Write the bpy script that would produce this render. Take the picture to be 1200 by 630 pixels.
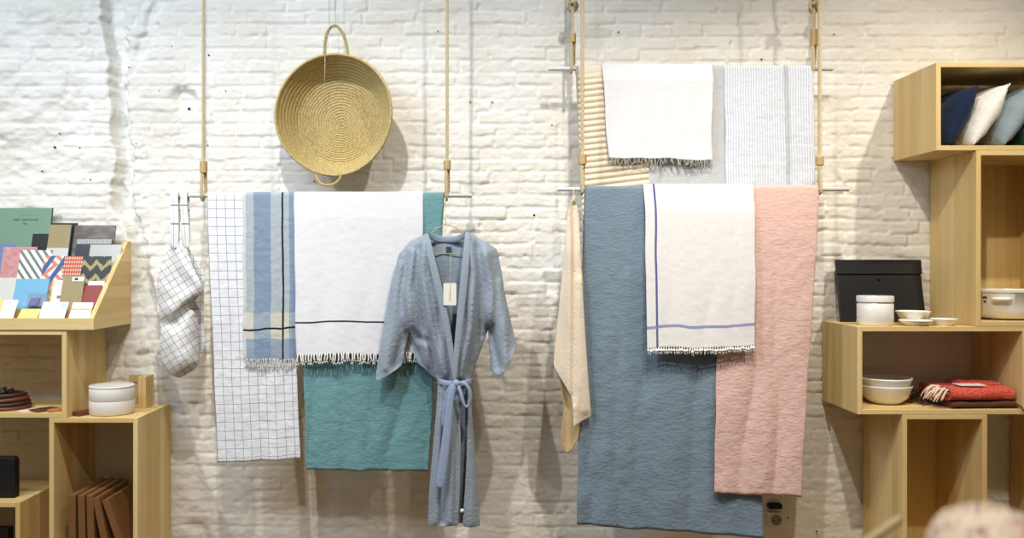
import bpy, bmesh, math, random
import numpy as np
from mathutils import Vector, Matrix, geometry

for o in list(bpy.data.objects):
    bpy.data.objects.remove(o)
S = bpy.context.scene
COL = S.collection
PI = math.pi

# ------------------------------------------------------------------ camera
D, F, VX, VY, CZ = 3.4, 1054.0, 568.0, 309.0, 1.5      # wall distance, focal length (px), view axis, eye height
cam_d = bpy.data.cameras.new('camera')
cam = bpy.data.objects.new('camera', cam_d); COL.objects.link(cam)
cam.location = (0, -D, CZ); cam.rotation_euler = (PI/2, 0, 0)
cam_d.sensor_width = 36; cam_d.lens = F/1200*36
cam_d.shift_x = (600-VX)/1200; cam_d.shift_y = (VY-315)/1200
cam_d.clip_start = .05
cam_d.dof.use_dof = True; cam_d.dof.focus_distance = D-.2; cam_d.dof.aperture_fstop = 2.0
S.camera = cam

# ------------------------------------------------------------------ world, lamps, exposure
def lin(c):
    c = c/255 if c > 1 else c
    return c/12.92 if c <= .04045 else ((c+.055)/1.055)**2.4
def rgb(r, g, b): return (lin(r), lin(g), lin(b), 1)

W = bpy.data.worlds.new('world'); S.world = W; W.use_nodes = True
W.node_tree.nodes['Background'].inputs[0].default_value = (1.0, .80, .55, 1)
W.node_tree.nodes['Background'].inputs[1].default_value = .20

def lamp(name, kind, loc, target, energy, color, size=.03, angle=110, blend=.6, **kw):
    l = bpy.data.lights.new(name, kind); l.energy = energy; l.color = color
    o = bpy.data.objects.new(name, l); COL.objects.link(o); o.location = loc
    o.rotation_euler = (Vector(target)-Vector(loc)).to_track_quat('-Z', 'Y').to_euler()
    if kind == 'SPOT': l.spot_size = math.radians(angle); l.spot_blend = blend; l.shadow_soft_size = size
    if kind == 'AREA': l.shape = 'RECTANGLE'; l.size = size; l.size_y = kw.get('size_y', size)
    return o
WARM = (1, .93, .83); NEUT = (1, .97, .93)
lamp('spot_lamp', 'SPOT', (.42, -1.50, 3.2), (.35, 0, .78), 128, NEUT, .022, 84, 1)
lamp('spot_lamp', 'SPOT', (-.62, -1.50, 3.2), (-.52, 0, .70), 132, NEUT, .022, 92, 1)
lamp('spot_lamp', 'SPOT', (1.95, -1.30, 3.2), (1.45, 0, .95), 120, WARM, .025, 84, 1)
lamp('spot_lamp', 'SPOT', (-2.2, -1.55, 3.2), (-1.35, 0, .55), 128, WARM, .025, 84, 1)
lamp('spot_lamp', 'SPOT', (.75, -1.85, 3.2), (1.35, 0, .95), 150, WARM, .025, 70, 1)
lamp('spot_lamp', 'SPOT', (.10, -3.0, 3.2), (.60, -2.32, 1.2), 170, WARM, .05, 34, .6)  # added spot, put in only to brighten the foreground bloom and stick
lamp('spot_lamp', 'SPOT', (-.35, -2.75, 3.2), (-1.5, -.2, .62), 100, WARM, .025, 46, .8)  # added frontal spot, lifts the dim left shelf boxes
lamp('window_daylight', 'AREA', (-1.7, -2.1, 3.0), (-1.3, 0, 2.2), 50, (.55, .74, 1), 1.4, size_y=.8)
S.view_settings.view_transform = 'Standard'; S.view_settings.look = 'None'
S.view_settings.gamma = 1; S.view_settings.use_curve_mapping = False
S.view_settings.exposure = -0.28
S.cycles.max_bounces = 8; S.cycles.use_denoising = True

# ------------------------------------------------------------------ helpers
def sc_(d): return (D-d)/F
def P(px, py, d): return Vector(((px-VX)*sc_(d), -d, CZ-(py-VY)*sc_(d)))
def X(px, d): return (px-VX)*sc_(d)
def Z(py, d): return CZ-(py-VY)*sc_(d)

def vnoise(x, y, seed=0):
    x = np.asarray(x, float); y = np.asarray(y, float)
    x0 = np.floor(x).astype(np.int64); y0 = np.floor(y).astype(np.int64)
    fx = x-x0; fy = y-y0; fx = fx*fx*(3-2*fx); fy = fy*fy*(3-2*fy)
    def h(i, j):
        n = (i*374761393+j*668265263+seed*1442695041) & 0x7fffffff
        n = ((n ^ (n >> 13))*1274126177) & 0x7fffffff
        return ((n ^ (n >> 16)) & 0xffff)/65535.0*2-1
    a = h(x0, y0); b = h(x0+1, y0); c = h(x0, y0+1); d = h(x0+1, y0+1)
    return (a*(1-fx)+b*fx)*(1-fy)+(c*(1-fx)+d*fx)*fy
def fbm(x, y, seed=0, octv=3):
    t = 0; a = 1
    for k in range(octv):
        t = t+a*vnoise(x*2**k+k*17.3, y*2**k-k*9.1, seed+k); a *= .5
    return t

def pl_dist(x, y, pl):
    """distance of points to a polyline (numpy)"""
    best = np.full(np.shape(x), 1e9)
    for (ax, ay), (bx, by) in zip(pl[:-1], pl[1:]):
        dx, dy = bx-ax, by-ay; L = dx*dx+dy*dy+1e-9
        t = np.clip(((x-ax)*dx+(y-ay)*dy)/L, 0, 1)
        best = np.minimum(best, np.hypot(x-ax-t*dx, y-ay-t*dy))
    return best

def props(o, label=None, cat=None, group=None, kind=None):
    if label: o['label'] = label
    if cat: o['category'] = cat
    if group: o['group'] = group
    if kind: o['kind'] = kind
    return o
def thing(name, loc, label, cat, group=None):
    o = bpy.data.objects.new(name, None); COL.objects.link(o); o.location = loc
    o.empty_display_size = .05
    return props(o, label, cat, group)

class MB:
    def __init__(s): s.v = []; s.f = []; s.uv = []
    def add(s, vs, fs, uvs=None):
        b = len(s.v); s.v += [tuple(p) for p in vs]; s.f += [tuple(i+b for i in q) for q in fs]
        s.uv += list(uvs) if uvs is not None else [(0, 0)]*len(vs)
        return s
    def box(s, x0, x1, y0, y1, z0, z1):
        vs = [(x, y, z) for x in (x0, x1) for y in (y0, y1) for z in (z0, z1)]
        return s.add(vs, [(0, 1, 3, 2), (4, 6, 7, 5), (0, 4, 5, 1), (2, 3, 7, 6), (0, 2, 6, 4), (1, 5, 7, 3)])
    def prism(s, pts, axis, a0, a1):
        """2-D polygon extruded along axis 'x','y','z'"""
        def mk(p, a): return (a, p[0], p[1]) if axis == 'x' else (p[0], a, p[1]) if axis == 'y' else (p[0], p[1], a)
        n = len(pts)
        vs = [mk(p, a0) for p in pts]+[mk(p, a1) for p in pts]
        return s.add(vs, [tuple(range(n))[::-1], tuple(range(n, 2*n))]+[(i, (i+1) % n, n+(i+1) % n, n+i) for i in range(n)])
    def tube(s, pts, r, n=8, closed=False, caps=True):
        pts = [Vector(p) for p in pts]; m = len(pts)
        rr = r if hasattr(r, '__len__') else [r]*m
        vs = []; t0 = None
        for i, p in enumerate(pts):
            a = pts[(i-1) % m] if (i or closed) else p; b = pts[(i+1) % m] if (i < m-1 or closed) else p
            t = (b-a); t = t.normalized() if t.length > 1e-9 else Vector((0, 0, 1))
            if t0 is None:
                nn = t.orthogonal().normalized()
            else:
                nn = (nn-t*nn.dot(t)); nn = nn.normalized() if nn.length > 1e-6 else t.orthogonal().normalized()
            t0 = t; bb = t.cross(nn)
            for k in range(n):
                an = 2*PI*k/n
                vs.append(p+(nn*math.cos(an)+bb*math.sin(an))*rr[i])
        fs = []
        for i in range(m-1 if not closed else m):
            j = (i+1) % m
            fs += [(i*n+k, i*n+(k+1) % n, j*n+(k+1) % n, j*n+k) for k in range(n)]
        if caps and not closed: fs += [tuple(range(n))[::-1], tuple(range((m-1)*n, m*n))]
        return s.add(vs, fs)
    def lathe(s, prof, n=48, c=(0, 0, 0), axis='z', sx=1, sy=1, ripple=None):
        vs = []; m = len(prof)
        for r, h in prof:
            for k in range(n):
                a = 2*PI*k/n; q = r*(1+(ripple(a, h) if ripple else 0))
                if axis == 'z': vs.append((c[0]+q*math.cos(a)*sx, c[1]+q*math.sin(a)*sy, c[2]+h))
                else: vs.append((c[0]+q*math.cos(a)*sx, c[1]-h, c[2]+q*math.sin(a)*sy))
        fs = [(i*n+k, i*n+(k+1) % n, (i+1)*n+(k+1) % n, (i+1)*n+k) for i in range(m-1) for k in range(n)]
        if prof[0][0] > 1e-6: pass
        return s.add(vs, fs)
    def build(s, name, mat, parent=None, smooth=True, bevel=0, solid=0, sub=0, label=None, merge=False, auto=None):
        me = bpy.data.meshes.new(name)
        me.from_pydata(s.v, [], s.f)
        if any(u != (0, 0) for u in s.uv):
            ul = me.uv_layers.new(name='UVMap')
            li = np.zeros(len(me.loops), np.int32); me.loops.foreach_get('vertex_index', li)
            ul.data.foreach_set('uv', np.array(s.uv, np.float32)[li].ravel())
        me.update(); me.validate()
        bm = bmesh.new(); bm.from_mesh(me)
        if merge: bmesh.ops.remove_doubles(bm, verts=bm.verts, dist=1e-5)
        bmesh.ops.recalc_face_normals(bm, faces=bm.faces)
        if auto:
            for e in bm.edges:
                if len(e.link_faces) == 2 and e.calc_face_angle(0) > math.radians(auto): e.smooth = False
        bm.to_mesh(me); bm.free()
        if smooth: me.polygons.foreach_set('use_smooth', [True]*len(me.polygons))
        o = bpy.data.objects.new(name, me); COL.objects.link(o)
        if mat: me.materials.append(mat)
        if parent is not None:
            pl = Vector(parent.location); pp = parent.parent
            while pp is not None: pl += pp.location; pp = pp.parent
            o.parent = parent
            # geometry is written in world space; keep it there, with the part's own origin at its centre
            c = sum((Vector(v.co) for v in me.vertices), Vector())/max(1, len(me.vertices))
            me.transform(Matrix.Translation(-c)); o.location = c-pl
        else:
            c = sum((Vector(v.co) for v in me.vertices), Vector())/max(1, len(me.vertices))
            me.transform(Matrix.Translation(-c)); o.location = c
        if bevel:
            m = o.modifiers.new('bevel', 'BEVEL'); m.width = bevel; m.segments = 2; m.limit_method = 'ANGLE'; m.angle_limit = math.radians(40)
        if solid:
            m = o.modifiers.new('solid', 'SOLIDIFY'); m.thickness = solid; m.offset = 0
        if sub:
            m = o.modifiers.new('sub', 'SUBSURF'); m.levels = sub; m.render_levels = sub
        if label: o['label'] = label
        return o

# ------------------------------------------------------------------ materials
class Mat:
    def __init__(s, name, rough=.6, spec=.3):
        s.m = bpy.data.materials.new(name); s.m.use_nodes = True
        s.t = s.m.node_tree; s.b = s.t.nodes['Principled BSDF']
        s.b.inputs['Roughness'].default_value = rough
        s.b.inputs['Specular IOR Level'].default_value = spec
    def n(s, ty): return s.t.nodes.new(ty)
    def link(s, a, b): s.t.links.new(a, b)
    def put(s, inp, v):
        if hasattr(v, 'is_output'): s.link(v, inp)
        else: inp.default_value = v
    def mt(s, op, a, b=0.0, c=None):
        n = s.n('ShaderNodeMath'); n.operation = op
        s.put(n.inputs[0], a); s.put(n.inputs[1], b)
        if c is not None: s.put(n.inputs[2], c)
        return n.outputs[0]
    def uv(s):
        n = s.n('ShaderNodeTexCoord'); q = s.n('ShaderNodeSeparateXYZ'); s.link(n.outputs['UV'], q.inputs[0])
        return q.outputs[0], q.outputs[1]
    def obj(s, scale=(1, 1, 1), which='Object'):
        n = s.n('ShaderNodeTexCoord'); q = s.n('ShaderNodeMapping'); s.link(n.outputs[which], q.inputs[0])
        q.inputs['Scale'].default_value = scale; return q.outputs[0]
    def noise(s, vec, scale, detail=3, rough=.5):
        n = s.n('ShaderNodeTexNoise'); s.link(vec, n.inputs['Vector'])
        n.inputs['Scale'].default_value = scale; n.inputs['Detail'].default_value = detail; n.inputs['Roughness'].default_value = rough
        return n.outputs['Fac']
    def mix(s, fac, a, b, mode='MIX'):
        n = s.n('ShaderNodeMix'); n.data_type = 'RGBA'; n.blend_type = mode
        s.put(n.inputs['Factor'], fac); s.put(n.inputs['A'], a); s.put(n.inputs['B'], b)
        return n.outputs['Result']
    def line(s, c, pos, hw): return s.mt('LESS_THAN', s.mt('ABSOLUTE', s.mt('SUBTRACT', c, pos)), hw)
    def band(s, c, a, b): return s.mt('MULTIPLY', s.mt('GREATER_THAN', c, a), s.mt('LESS_THAN', c, b))
    def rng(s, v, a, b, c, d):
        n = s.n('ShaderNodeMapRange'); s.link(v, n.inputs[0])
        for i, q in enumerate((a, b, c, d)): n.inputs[i+1].default_value = q
        return n.outputs[0]
    def color(s, c): s.put(s.b.inputs['Base Color'], c); return s
    def bump(s, h, dist=.001, strength=1.0):
        n = s.n('ShaderNodeBump'); s.link(h, n.inputs['Height']); n.inputs['Distance'].default_value = dist; n.inputs['Strength'].default_value = strength
        prev = s.b.inputs['Normal'].links
        if prev: s.link(prev[0].from_socket, n.inputs['Normal'])
        s.link(n.outputs[0], s.b.inputs['Normal']); return s
def plain(name, c, rough=.5, spec=.3, metal=0, var=.06, scale=40):
    m = Mat(name, rough, spec)
    f = m.noise(m.obj(), scale, 3)
    dk = tuple(q*(1-var*2) for q in c[:3])+(1,)
    m.color(m.mix(f, dk, tuple(min(1, q*(1+var)) for q in c[:3])+(1,)))
    m.b.inputs['Metallic'].default_value = metal
    return m.m
def fabric(name, col_fn, crinkle=.5, weave=1.0, horiz=True):
    """cloth: col_fn(m) gives the colour; crinkled weave as bump"""
    m = Mat(name, .9, .1)
    c = col_fn(m) if callable(col_fn) else col_fn
    slub = m.noise(m.obj((60, 60, 500) if horiz else (500, 60, 60)), 1, 2)
    slub2 = m.noise(m.obj((500, 60, 60)), 1, 2)
    f = m.mt('ADD', m.mt('MULTIPLY', slub, .5), m.mt('MULTIPLY', slub2, .5))
    c2 = m.mix(m.rng(f, .3, .7, 0, 1), m.mix(1.0, c, (.90, .90, .90, 1), 'MULTIPLY'), c)
    m.color(c2)
    if weave: m.bump(f, .0008, weave)
    if crinkle:
        cr = m.noise(m.obj((55, 55, 105) if horiz else (105, 55, 55)), 1, 5, .62)
        m.bump(cr, .0045, crinkle)
    m.b.inputs['Sheen Weight'].default_value = .1
    return m.m

def wood(name, axis, c1=(236, 212, 156), c2=(208, 174, 108), stave=.045):
    m = Mat(name, .5, .3)
    n = m.n('ShaderNodeTexCoord'); q = m.n('ShaderNodeSeparateXYZ'); g = m.n('ShaderNodeNewGeometry')
    s0 = m.n('ShaderNodeSeparateXYZ'); m.link(g.outputs['Position'], s0.inputs[0])
    ax = {'x': 0, 'y': 1, 'z': 2}[axis]
    oth = [i for i in range(3) if i != ax]
    # staves: strips across the grain
    cross = m.mt('ADD', s0.outputs[oth[0]], m.mt('MULTIPLY', s0.outputs[oth[1]], 1.0))
    st = m.mt('FLOOR', m.mt('DIVIDE', cross, stave))
    wn = m.n('ShaderNodeTexWhiteNoise'); wn.noise_dimensions = '1D'; m.link(st, wn.inputs['W'])
    sc = [70, 70, 70]; sc[ax] = 2.2
    mp = m.n('ShaderNodeMapping'); m.link(g.outputs['Position'], mp.inputs[0]); mp.inputs['Scale'].default_value = sc
    gr = m.noise(mp.outputs[0], 1, 4, .6)
    sc2 = [14, 14, 14]; sc2[ax] = 1.0
    mp2 = m.n('ShaderNodeMapping'); m.link(g.outputs['Position'], mp2.inputs[0]); mp2.inputs['Scale'].default_value = sc2
    gr2 = m.noise(mp2.outputs[0], 1, 3, .5)
    f = m.mt('ADD', m.mt('MULTIPLY', wn.outputs['Value'], .6), m.mt('ADD', m.mt('MULTIPLY', m.rng(gr, .3, .7, 0, 1), .35), m.mt('MULTIPLY', m.rng(gr2, .3, .7, 0, 1), .35)))
    m.color(m.mix(f, rgb(*c1), rgb(*c2)))
    m.bump(gr, .0004, .5)
    return m.m
WZ = wood('pine_vertical_grain', 'z'); WX = wood('pine_long_grain', 'x'); WY = wood('pine_cross_grain', 'y')

# ------------------------------------------------------------------ SETTING: painted brick wall, floor
def make_wall():
    x0, x1, z0, z1, st = -2.5, 2.7, 0.0, 3.4, .0062
    xs = np.arange(x0, x1+st, st); zs = np.arange(z0, z1+st, st)
    Xg, Zg = np.meshgrid(xs, zs)
    px = Xg/sc_(0)+VX; py = VY-(Zg-CZ)/sc_(0)
    p = .0462
    zz = Zg+.006*fbm(Xg*3, Zg*3, 5)+.0025*vnoise(Xg*14, Zg*10, 8)
    row = np.floor(zz/p).astype(int); fz = (zz/p-row)*p
    rng_ = np.random.RandomState(3)
    dxj = np.zeros_like(Xg); bid = np.zeros_like(Xg, int)
    xx = Xg+.006*fbm(Xg*5, Zg*8, 15)
    for r in range(row.min(), row.max()+1):
        w = [rng_.choice([.115, .125, .20, .215, .23]) for _ in range(60)]
        e = np.cumsum(w)+x0-.5-rng_.rand()*.2
        m = row == r
        v = xx[m]; k = np.searchsorted(e, v)
        k = np.clip(k, 1, len(e)-1)
        dxj[m] = np.minimum(v-e[k-1], e[k]-v); bid[m] = r*97+k
    de = np.minimum(np.minimum(fz, p-fz), dxj*.8)
    def sm(a, b, t): t = np.clip((t-a)/(b-a), 0, 1); return t*t*(3-2*t)
    prof = sm(.0006, .0046, de+.0035*vnoise(Xg*45, Zg*70, 21)+.002*vnoise(Xg*12, Zg*9, 22))
    rb = ((bid*2654435761) & 0xffff)/65535.0
    rb2 = ((bid*40503+777) & 0xffff)/65535.0
    # how far the paint and plaster have filled the joints
    n_low = fbm(Xg*1.8, Zg*1.8, 31)
    left = sm(-1.0, -1.6, Xg)*sm(1.45, 2.0, Zg)
    right = sm(1.2, 1.5, Xg)*sm(1.75, 2.1, Zg)
    low = sm(1.0, .75, Zg)
    ero = np.clip(.14+.40*n_low+.60*left+.42*right, 0, .92); ero_b = np.clip(ero+.55*low, 0, .93)
    h = .0084*prof*(.55+.7*rb)*(1-.78*ero_b)+.0034*(rb2-.5)*prof*(1-ero_b)
    rag = 1-np.abs(fbm(Xg*13, Zg*30, 43, 3))
    h += .0046*(rag-.6)*(.16+1.0*ero)+.0020*fbm(Xg*22, Zg*34, 41, 3)*(.35+1.7*ero)+.0011*fbm(Xg*60, Zg*85, 51, 2)
    h += .005*fbm(Xg*2.2, Zg*2.6, 61, 2)
    h += .007*left*fbm(Xg*11, Zg*13, 65, 3)
    # chases cut in the wall
    wob = 4*vnoise(Zg*14, Xg*3, 71)+2.5*vnoise(Zg*45, Xg*9, 72)
    dd = pl_dist(px+wob, py, [(131, -90), (134, 0), (139, 110), (147, 235), (160, 290), (168, 340), (174, 390), (178, 430)])
    wdt = 10+3*vnoise(Zg*8, Zg*0, 73)
    h -= .064*sm(wdt+2.4, wdt-.6, dd)-.006*fbm(Xg*40, Zg*30, 77, 2)*sm(wdt+1, wdt-4, dd)
    dd = pl_dist(px+wob, py, [(176, 420), (190, 455), (212, 490), (228, 540), (236, 640)])
    h -= .016*sm(18, 3, dd)*(.6+.6*vnoise(Xg*20, Zg*20, 75))
    dd = pl_dist(px+wob*1.5, py, [(205, -40), (188, 5), (178, 40), (160, 62)])
    h -= .014*sm(9, 5, dd)
    dd = np.hypot((px-214-wob)/1.25, py-114)
    h -= .034*sm(15, 6, dd)
    dd = np.hypot((px-700), (py-55)/1.3)+wob
    h -= .012*sm(20, 8, dd)
    h = np.clip(h, -.085, .0135)
    n, m = Xg.shape[1], Xg.shape[0]
    co = np.stack([Xg, -h, Zg], -1).reshape(-1, 3).astype(np.float32)
    i = np.arange(m-1)[:, None]*n+np.arange(n-1)[None, :]
    fa = np.stack([i, i+1, i+1+n, i+n], -1).reshape(-1, 4)
    me = bpy.data.meshes.new('wall_back')
    me.vertices.add(len(co)); me.vertices.foreach_set('co', co.ravel())
    me.loops.add(fa.size); me.loops.foreach_set('vertex_index', fa.ravel().astype(np.int32))
    me.polygons.add(len(fa)); me.polygons.foreach_set('loop_start', np.arange(0, fa.size, 4, dtype=np.int32))
    me.update(calc_edges=True)
    me.polygons.foreach_set('use_smooth', np.ones(len(fa), bool))
    o = bpy.data.objects.new('wall_back', me); COL.objects.link(o)
    w = Mat('white_painted_brick', .75, .25)
    v = w.obj()
    f1 = w.noise(v, 3, 4); f2 = w.noise(v, 45, 4, .6)
    c = w.mix(w.rng(f1, .35, .7, 0, 1), rgb(238, 234, 224), rgb(228, 221, 206))
    c = w.mix(w.mt('MULTIPLY', w.rng(f2, .62, .78, 0, 1), .25), c, rgb(196, 184, 160))
    w.color(c)
    w.bump(w.noise(v, 90, 5, .62), .003, .8)
    me.materials.append(w.m)
    return props(o, kind='structure')
wall = make_wall()
hole_m = plain('dark_hole', rgb(28, 25, 22), .9)
for hx, hy, r in ((151, 79, 2.2), (221, 127, 2.6), (244, 64, 1.6), (201, 54, 1.4), (63, 172, 1.8), (93, 173, 1.6), (69, 156, 1.2), (186, 106, 1.1), (264, 106, 1.1),
                  (105, 210, 1.2), (159, 168, 1), (243, 170, 1.4), (513, 36, 1.3), (551, 119, 1.3), (577, 119, 1.2), (647, 146, 1.3), (626, 252, 2.2), (725, 37, 1.4),
                  (911, 33, 1.2), (893, 69, 1.6), (924, 607, 1.2), (958, 623, 1.1), (978, 40, 1.2), (368, 212, 1.4), (48, 200, 1.1)):
    b = MB(); q = P(hx, hy, .013)
    r *= .62; b.lathe([(0, .0), (r*sc_(0)*.6, 0), (r*sc_(0), -.004), (r*sc_(0), -.02)], 10, (q.x, -.004-.008, q.z), 'y')
    props(b.build('wall_hole', hole_m, wall), kind='structure')

fm = wood('floor_planks', 'x', (150, 122, 88), (122, 96, 66), .14)
props(MB().box(-4, 4, -6.5, .06, -.04, 0).build('floor', fm, smooth=False), kind='structure')
props(MB().box(-4, 4, -2.9, .06, 3.4, 3.46).build('ceiling', plain('ceiling_paint', rgb(225, 222, 215), .9), smooth=False), kind='structure')

# ------------------------------------------------------------------ pine shelf boxes
DF, DB = .335, .014            # front and back distance from the wall
TH = .0165
def shelf_box(label, xl, xr, zt, zb, floor_z=None, back=False, df=DF):
    """open-fronted box: xl, xr outer x; zt, zb outer z; sides run on to floor_z"""
    t = thing('shelf_box', ((xl+xr)/2, -(df+DB)/2, floor_z if floor_z is not None else zb), label, 'shelf', 'pine shelf boxes')
    fz = floor_z if floor_z is not None else zb
    y0, y1 = -df, -DB
    MB().box(xl, xl+TH, y0, y1, fz, zt).build('side_panel', WZ, t, False, .0012)
    MB().box(xr-TH, xr, y0, y1, fz, zt).build('side_panel', WZ, t, False, .0012)
    MB().box(xl+TH, xr-TH, y0, y1, zt-TH, zt).build('top_panel', WX, t, False, .0012)
    MB().box(xl+TH, xr-TH, y0, y1, zb, zb+TH).build('bottom_panel', WX, t, False, .0012)
    if back: MB().box(xl+TH, xr-TH, y1-.010, y1, zb+TH, zt-TH).build('back_panel', WZ, t, False)
    return t
def xf(px): return X(px, DF)
def zf(py): return Z(py, DF)
zL2t, zL2b = zf(386.5), zf(489.3)
zL3t = zL2b-.0006
zR3t, zR3b = zf(382.5), zf(485.3)
zR4t = zR3b-.0006
zR2t = zf(176.2); zR1b = zR2t+.0006; zR1t = zf(73)
zR2b = zR3t+.0006
shelf_box('pine box shelf holding the coiled leather and wallets, under the card display', xf(-140), xf(78), zL2t, zL2b)
shelf_box('tall pine box with leaning brown boards inside and ribbed pot on top', xf(57.5), xf(161.5), zL3t, .50, 0)
shelf_box('low pine box at the left edge carrying the black case', xf(-140), xf(23.5), zf(588.5), .2, 0)
shelf_box('topmost pine box on the right with cushions inside', xf(1097), xf(1330), zR1t, zR1b)
shelf_box('upright pine box under the cushions holding the big white bowl', xf(1144), xf(1264), zR2t, zR2b, back=True)
shelf_box('wide pine box holding stacked bowls and the red throw', xf(1005), xf(1204), zR3t, zR3b)
shelf_box('empty upright pine box under the bowls and red throw', xf(1057.5), xf(1157), zR4t, .38, 0, back=True)
shelf_box('dark shaded pine box at the bottom right edge of the photo', xf(1248), xf(1350), zR4t, .38, 0, back=True)

# ------------------------------------------------------------------ card display (slanted stepped tray)
dz0 = zL2t+.0006
xr_d = xf(110.5); xl_d = xf(-140)
disp = thing('card_display', ((xr_d+xl_d)/2, -.17, dz0), 'slanted pine display tray full of notebooks and cards', 'display stand')
zfr = Z(373, .34); zbk = Z(283, .016)
side = [(-.34, dz0), (-.34, zfr), (-.045, zbk), (-.016, zbk), (-.016, dz0)]
MB().prism(side, 'x', xr_d-TH, xr_d).build('side_panel', WY, disp, False, .001)
MB().prism(side, 'x', xl_d, xl_d+TH).build('side_panel', WY, disp, False, .001)
MB().box(xl_d+TH, xr_d-TH, -.34, -.34+.014, dz0, zfr+.0005).build('front_rail', WX, disp, False, .001)
ROW = [  # (distance of foot, z of foot, distance of top edge, ledge)
    (.318, zfr-.016, .272), (.246, zfr+.026, .205), (.176, zfr+.085, .135), (.105, zfr+.150, .055)]
for k, (db, zb, dt) in enumerate(ROW):
    nxt = ROW[k+1][0] if k < 3 else .02
    MB().box(xl_d+TH, xr_d-TH, -db-.008, -nxt, zb-.010, zb-.0005).build('ledge', WX, disp, False, .0006)
    if k < 3: MB().box(xl_d+TH, xr_d-TH, -nxt-.008, -nxt, zb-.0005, ROW[k+1][1]-.010).build('riser', WX, disp, False)

def text_mesh(txt, size):
    c = bpy.data.curves.new('lettering', 'FONT'); c.body = txt; c.size = size; c.align_x = 'CENTER'; c.align_y = 'CENTER'; c.extrude = .0001
    o = bpy.data.objects.new('lettering', c); COL.objects.link(o)
    me = bpy.data.meshes.new_from_object(o.evaluated_get(bpy.context.evaluated_depsgraph_get()))
    bpy.data.objects.remove(o); return me
def card(name, label, cat, pxl, pxr, pytop, row, mat, th=.0015, off=0, group=None, skew=0, lift=0, up_off=0):
    """flat sheet leaning back on a ledge; width, top edge and ledge place it"""
    db, zb, dt = ROW[row]
    db -= off; dt -= off-up_off; zb += lift
    top = P((pxl+pxr)/2, pytop, dt); w = (pxr-pxl)*sc_((db+dt)/2)
    foot = Vector((top.x, -db, zb)); up = top-foot
    h = up.length
    b = MB()
    nu = [(-w/2, 0), (w/2, 0), (w/2, h), (-w/2, h)]
    vs = [(x, 0, z) for x, z in nu]+[(x, th, z) for x, z in nu]
    fs = [(0, 1, 2, 3), (7, 6, 5, 4), (0, 4, 5, 1), (1, 5, 6, 2), (2, 6, 7, 3), (3, 7, 4, 0)]
    b.add(vs, fs, [(0, 0), (1, 0), (1, 1), (0, 1)]*2)
    me = bpy.data.meshes.new(name); me.from_pydata(b.v, [], b.f)
    ul = me.uv_layers.new(name='UVMap')
    for l in me.loops: ul.data[l.index].uv = b.uv[l.vertex_index] if b.uv[l.vertex_index] != (0, 0) else (1e-4, 1e-4)
    me.materials.append(mat); me.update()
    o = bpy.data.objects.new(name, me); COL.objects.link(o)
    o.location = foot; o.rotation_euler = (-math.atan2(up.y, up.z), skew, 0)
    m = o.modifiers.new('bevel', 'BEVEL'); m.width = min(.0005, th*.3); m.segments = 1
    props(o, label, cat, group)
    o['w'] = w; o['h'] = h
    del o['w'], o['h']
    return o, w, h
def on_card(o, name, x, z, w, h, mat, th=.0006, label=None):
    b = MB().box(x-w/2, x+w/2, -th, 0, z-h/2, z+h/2)
    me = bpy.data.meshes.new(name); me.from_pydata(b.v, [], b.f); me.materials.append(mat)
    q = bpy.data.objects.new(name, me); COL.objects.link(q); q.parent = o
    if label: q['label'] = label
    return q
def write(o, txt, size, x, z, mat, stretch=1):
    me = text_mesh(txt, size); me.materials.append(mat)
    q = bpy.data.objects.new('lettering', me); COL.objects.link(q); q.parent = o
    q.rotation_euler = (PI/2, 0, 0); q.location = (x, -.0007, z); q.scale = (stretch, 1, 1)
    return q
ink = plain('black_ink', rgb(35, 40, 38), .7)
paper = plain('white_card', rgb(224, 221, 216), .6, var=.02)
kraft = plain('kraft_board', rgb(160, 146, 110), .8)
pale = plain('pale_grey_card', rgb(203, 202, 196), .6, var=.02)
def uvmat(name, fn, rough=.5):
    m = Mat(name, rough, .35); m.color(fn(m)); return m.m
m_black = plain('black_cover', rgb(28, 28, 28), .5)
m_glossdark = uvmat('brown_marbled_cover', lambda m: m.mix(m.rng(m.noise(m.obj((20, 20, 60)), 1, 4), .45, .65, 0, 1), rgb(78, 68, 60), rgb(112, 102, 92)), .3)
def f_stripe(m):
    u, v = m.uv(); t = m.mt('FRACT', m.mt('MULTIPLY', m.mt('ADD', u, v), 4.2))
    return m.mix(m.mt('LESS_THAN', t, .42), rgb(232, 228, 220), rgb(110, 122, 112))
def f_geo(m):
    u, v = m.uv()
    t = m.mt('FRACT', m.mt('MULTIPLY', m.mt('ADD', u, m.mt('ABSOLUTE', m.mt('SUBTRACT', m.mt('FRACT', m.mt('MULTIPLY', v, 2)), .5))), 2))
    c = m.mix(m.mt('LESS_THAN', t, .5), rgb(222, 216, 208), rgb(206, 124, 104))
    t2 = m.mt('FRACT', m.mt('MULTIPLY', m.mt('SUBTRACT', u, v), 1.5))
    return m.mix(m.mt('LESS_THAN', t2, .38), c, rgb(40, 92, 138))
def f_dots(m):
    u, v = m.uv()
    a = m.mt('SUBTRACT', m.mt('FRACT', m.mt('MULTIPLY', u, 8)), .5); b = m.mt('SUBTRACT', m.mt('FRACT', m.mt('MULTIPLY', v, 9)), .5)
    r = m.mt('ADD', m.mt('MULTIPLY', a, a), m.mt('MULTIPLY', b, b))
    return m.mix(m.mt('LESS_THAN', r, .07), rgb(190, 92, 60), rgb(226, 200, 182))
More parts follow.
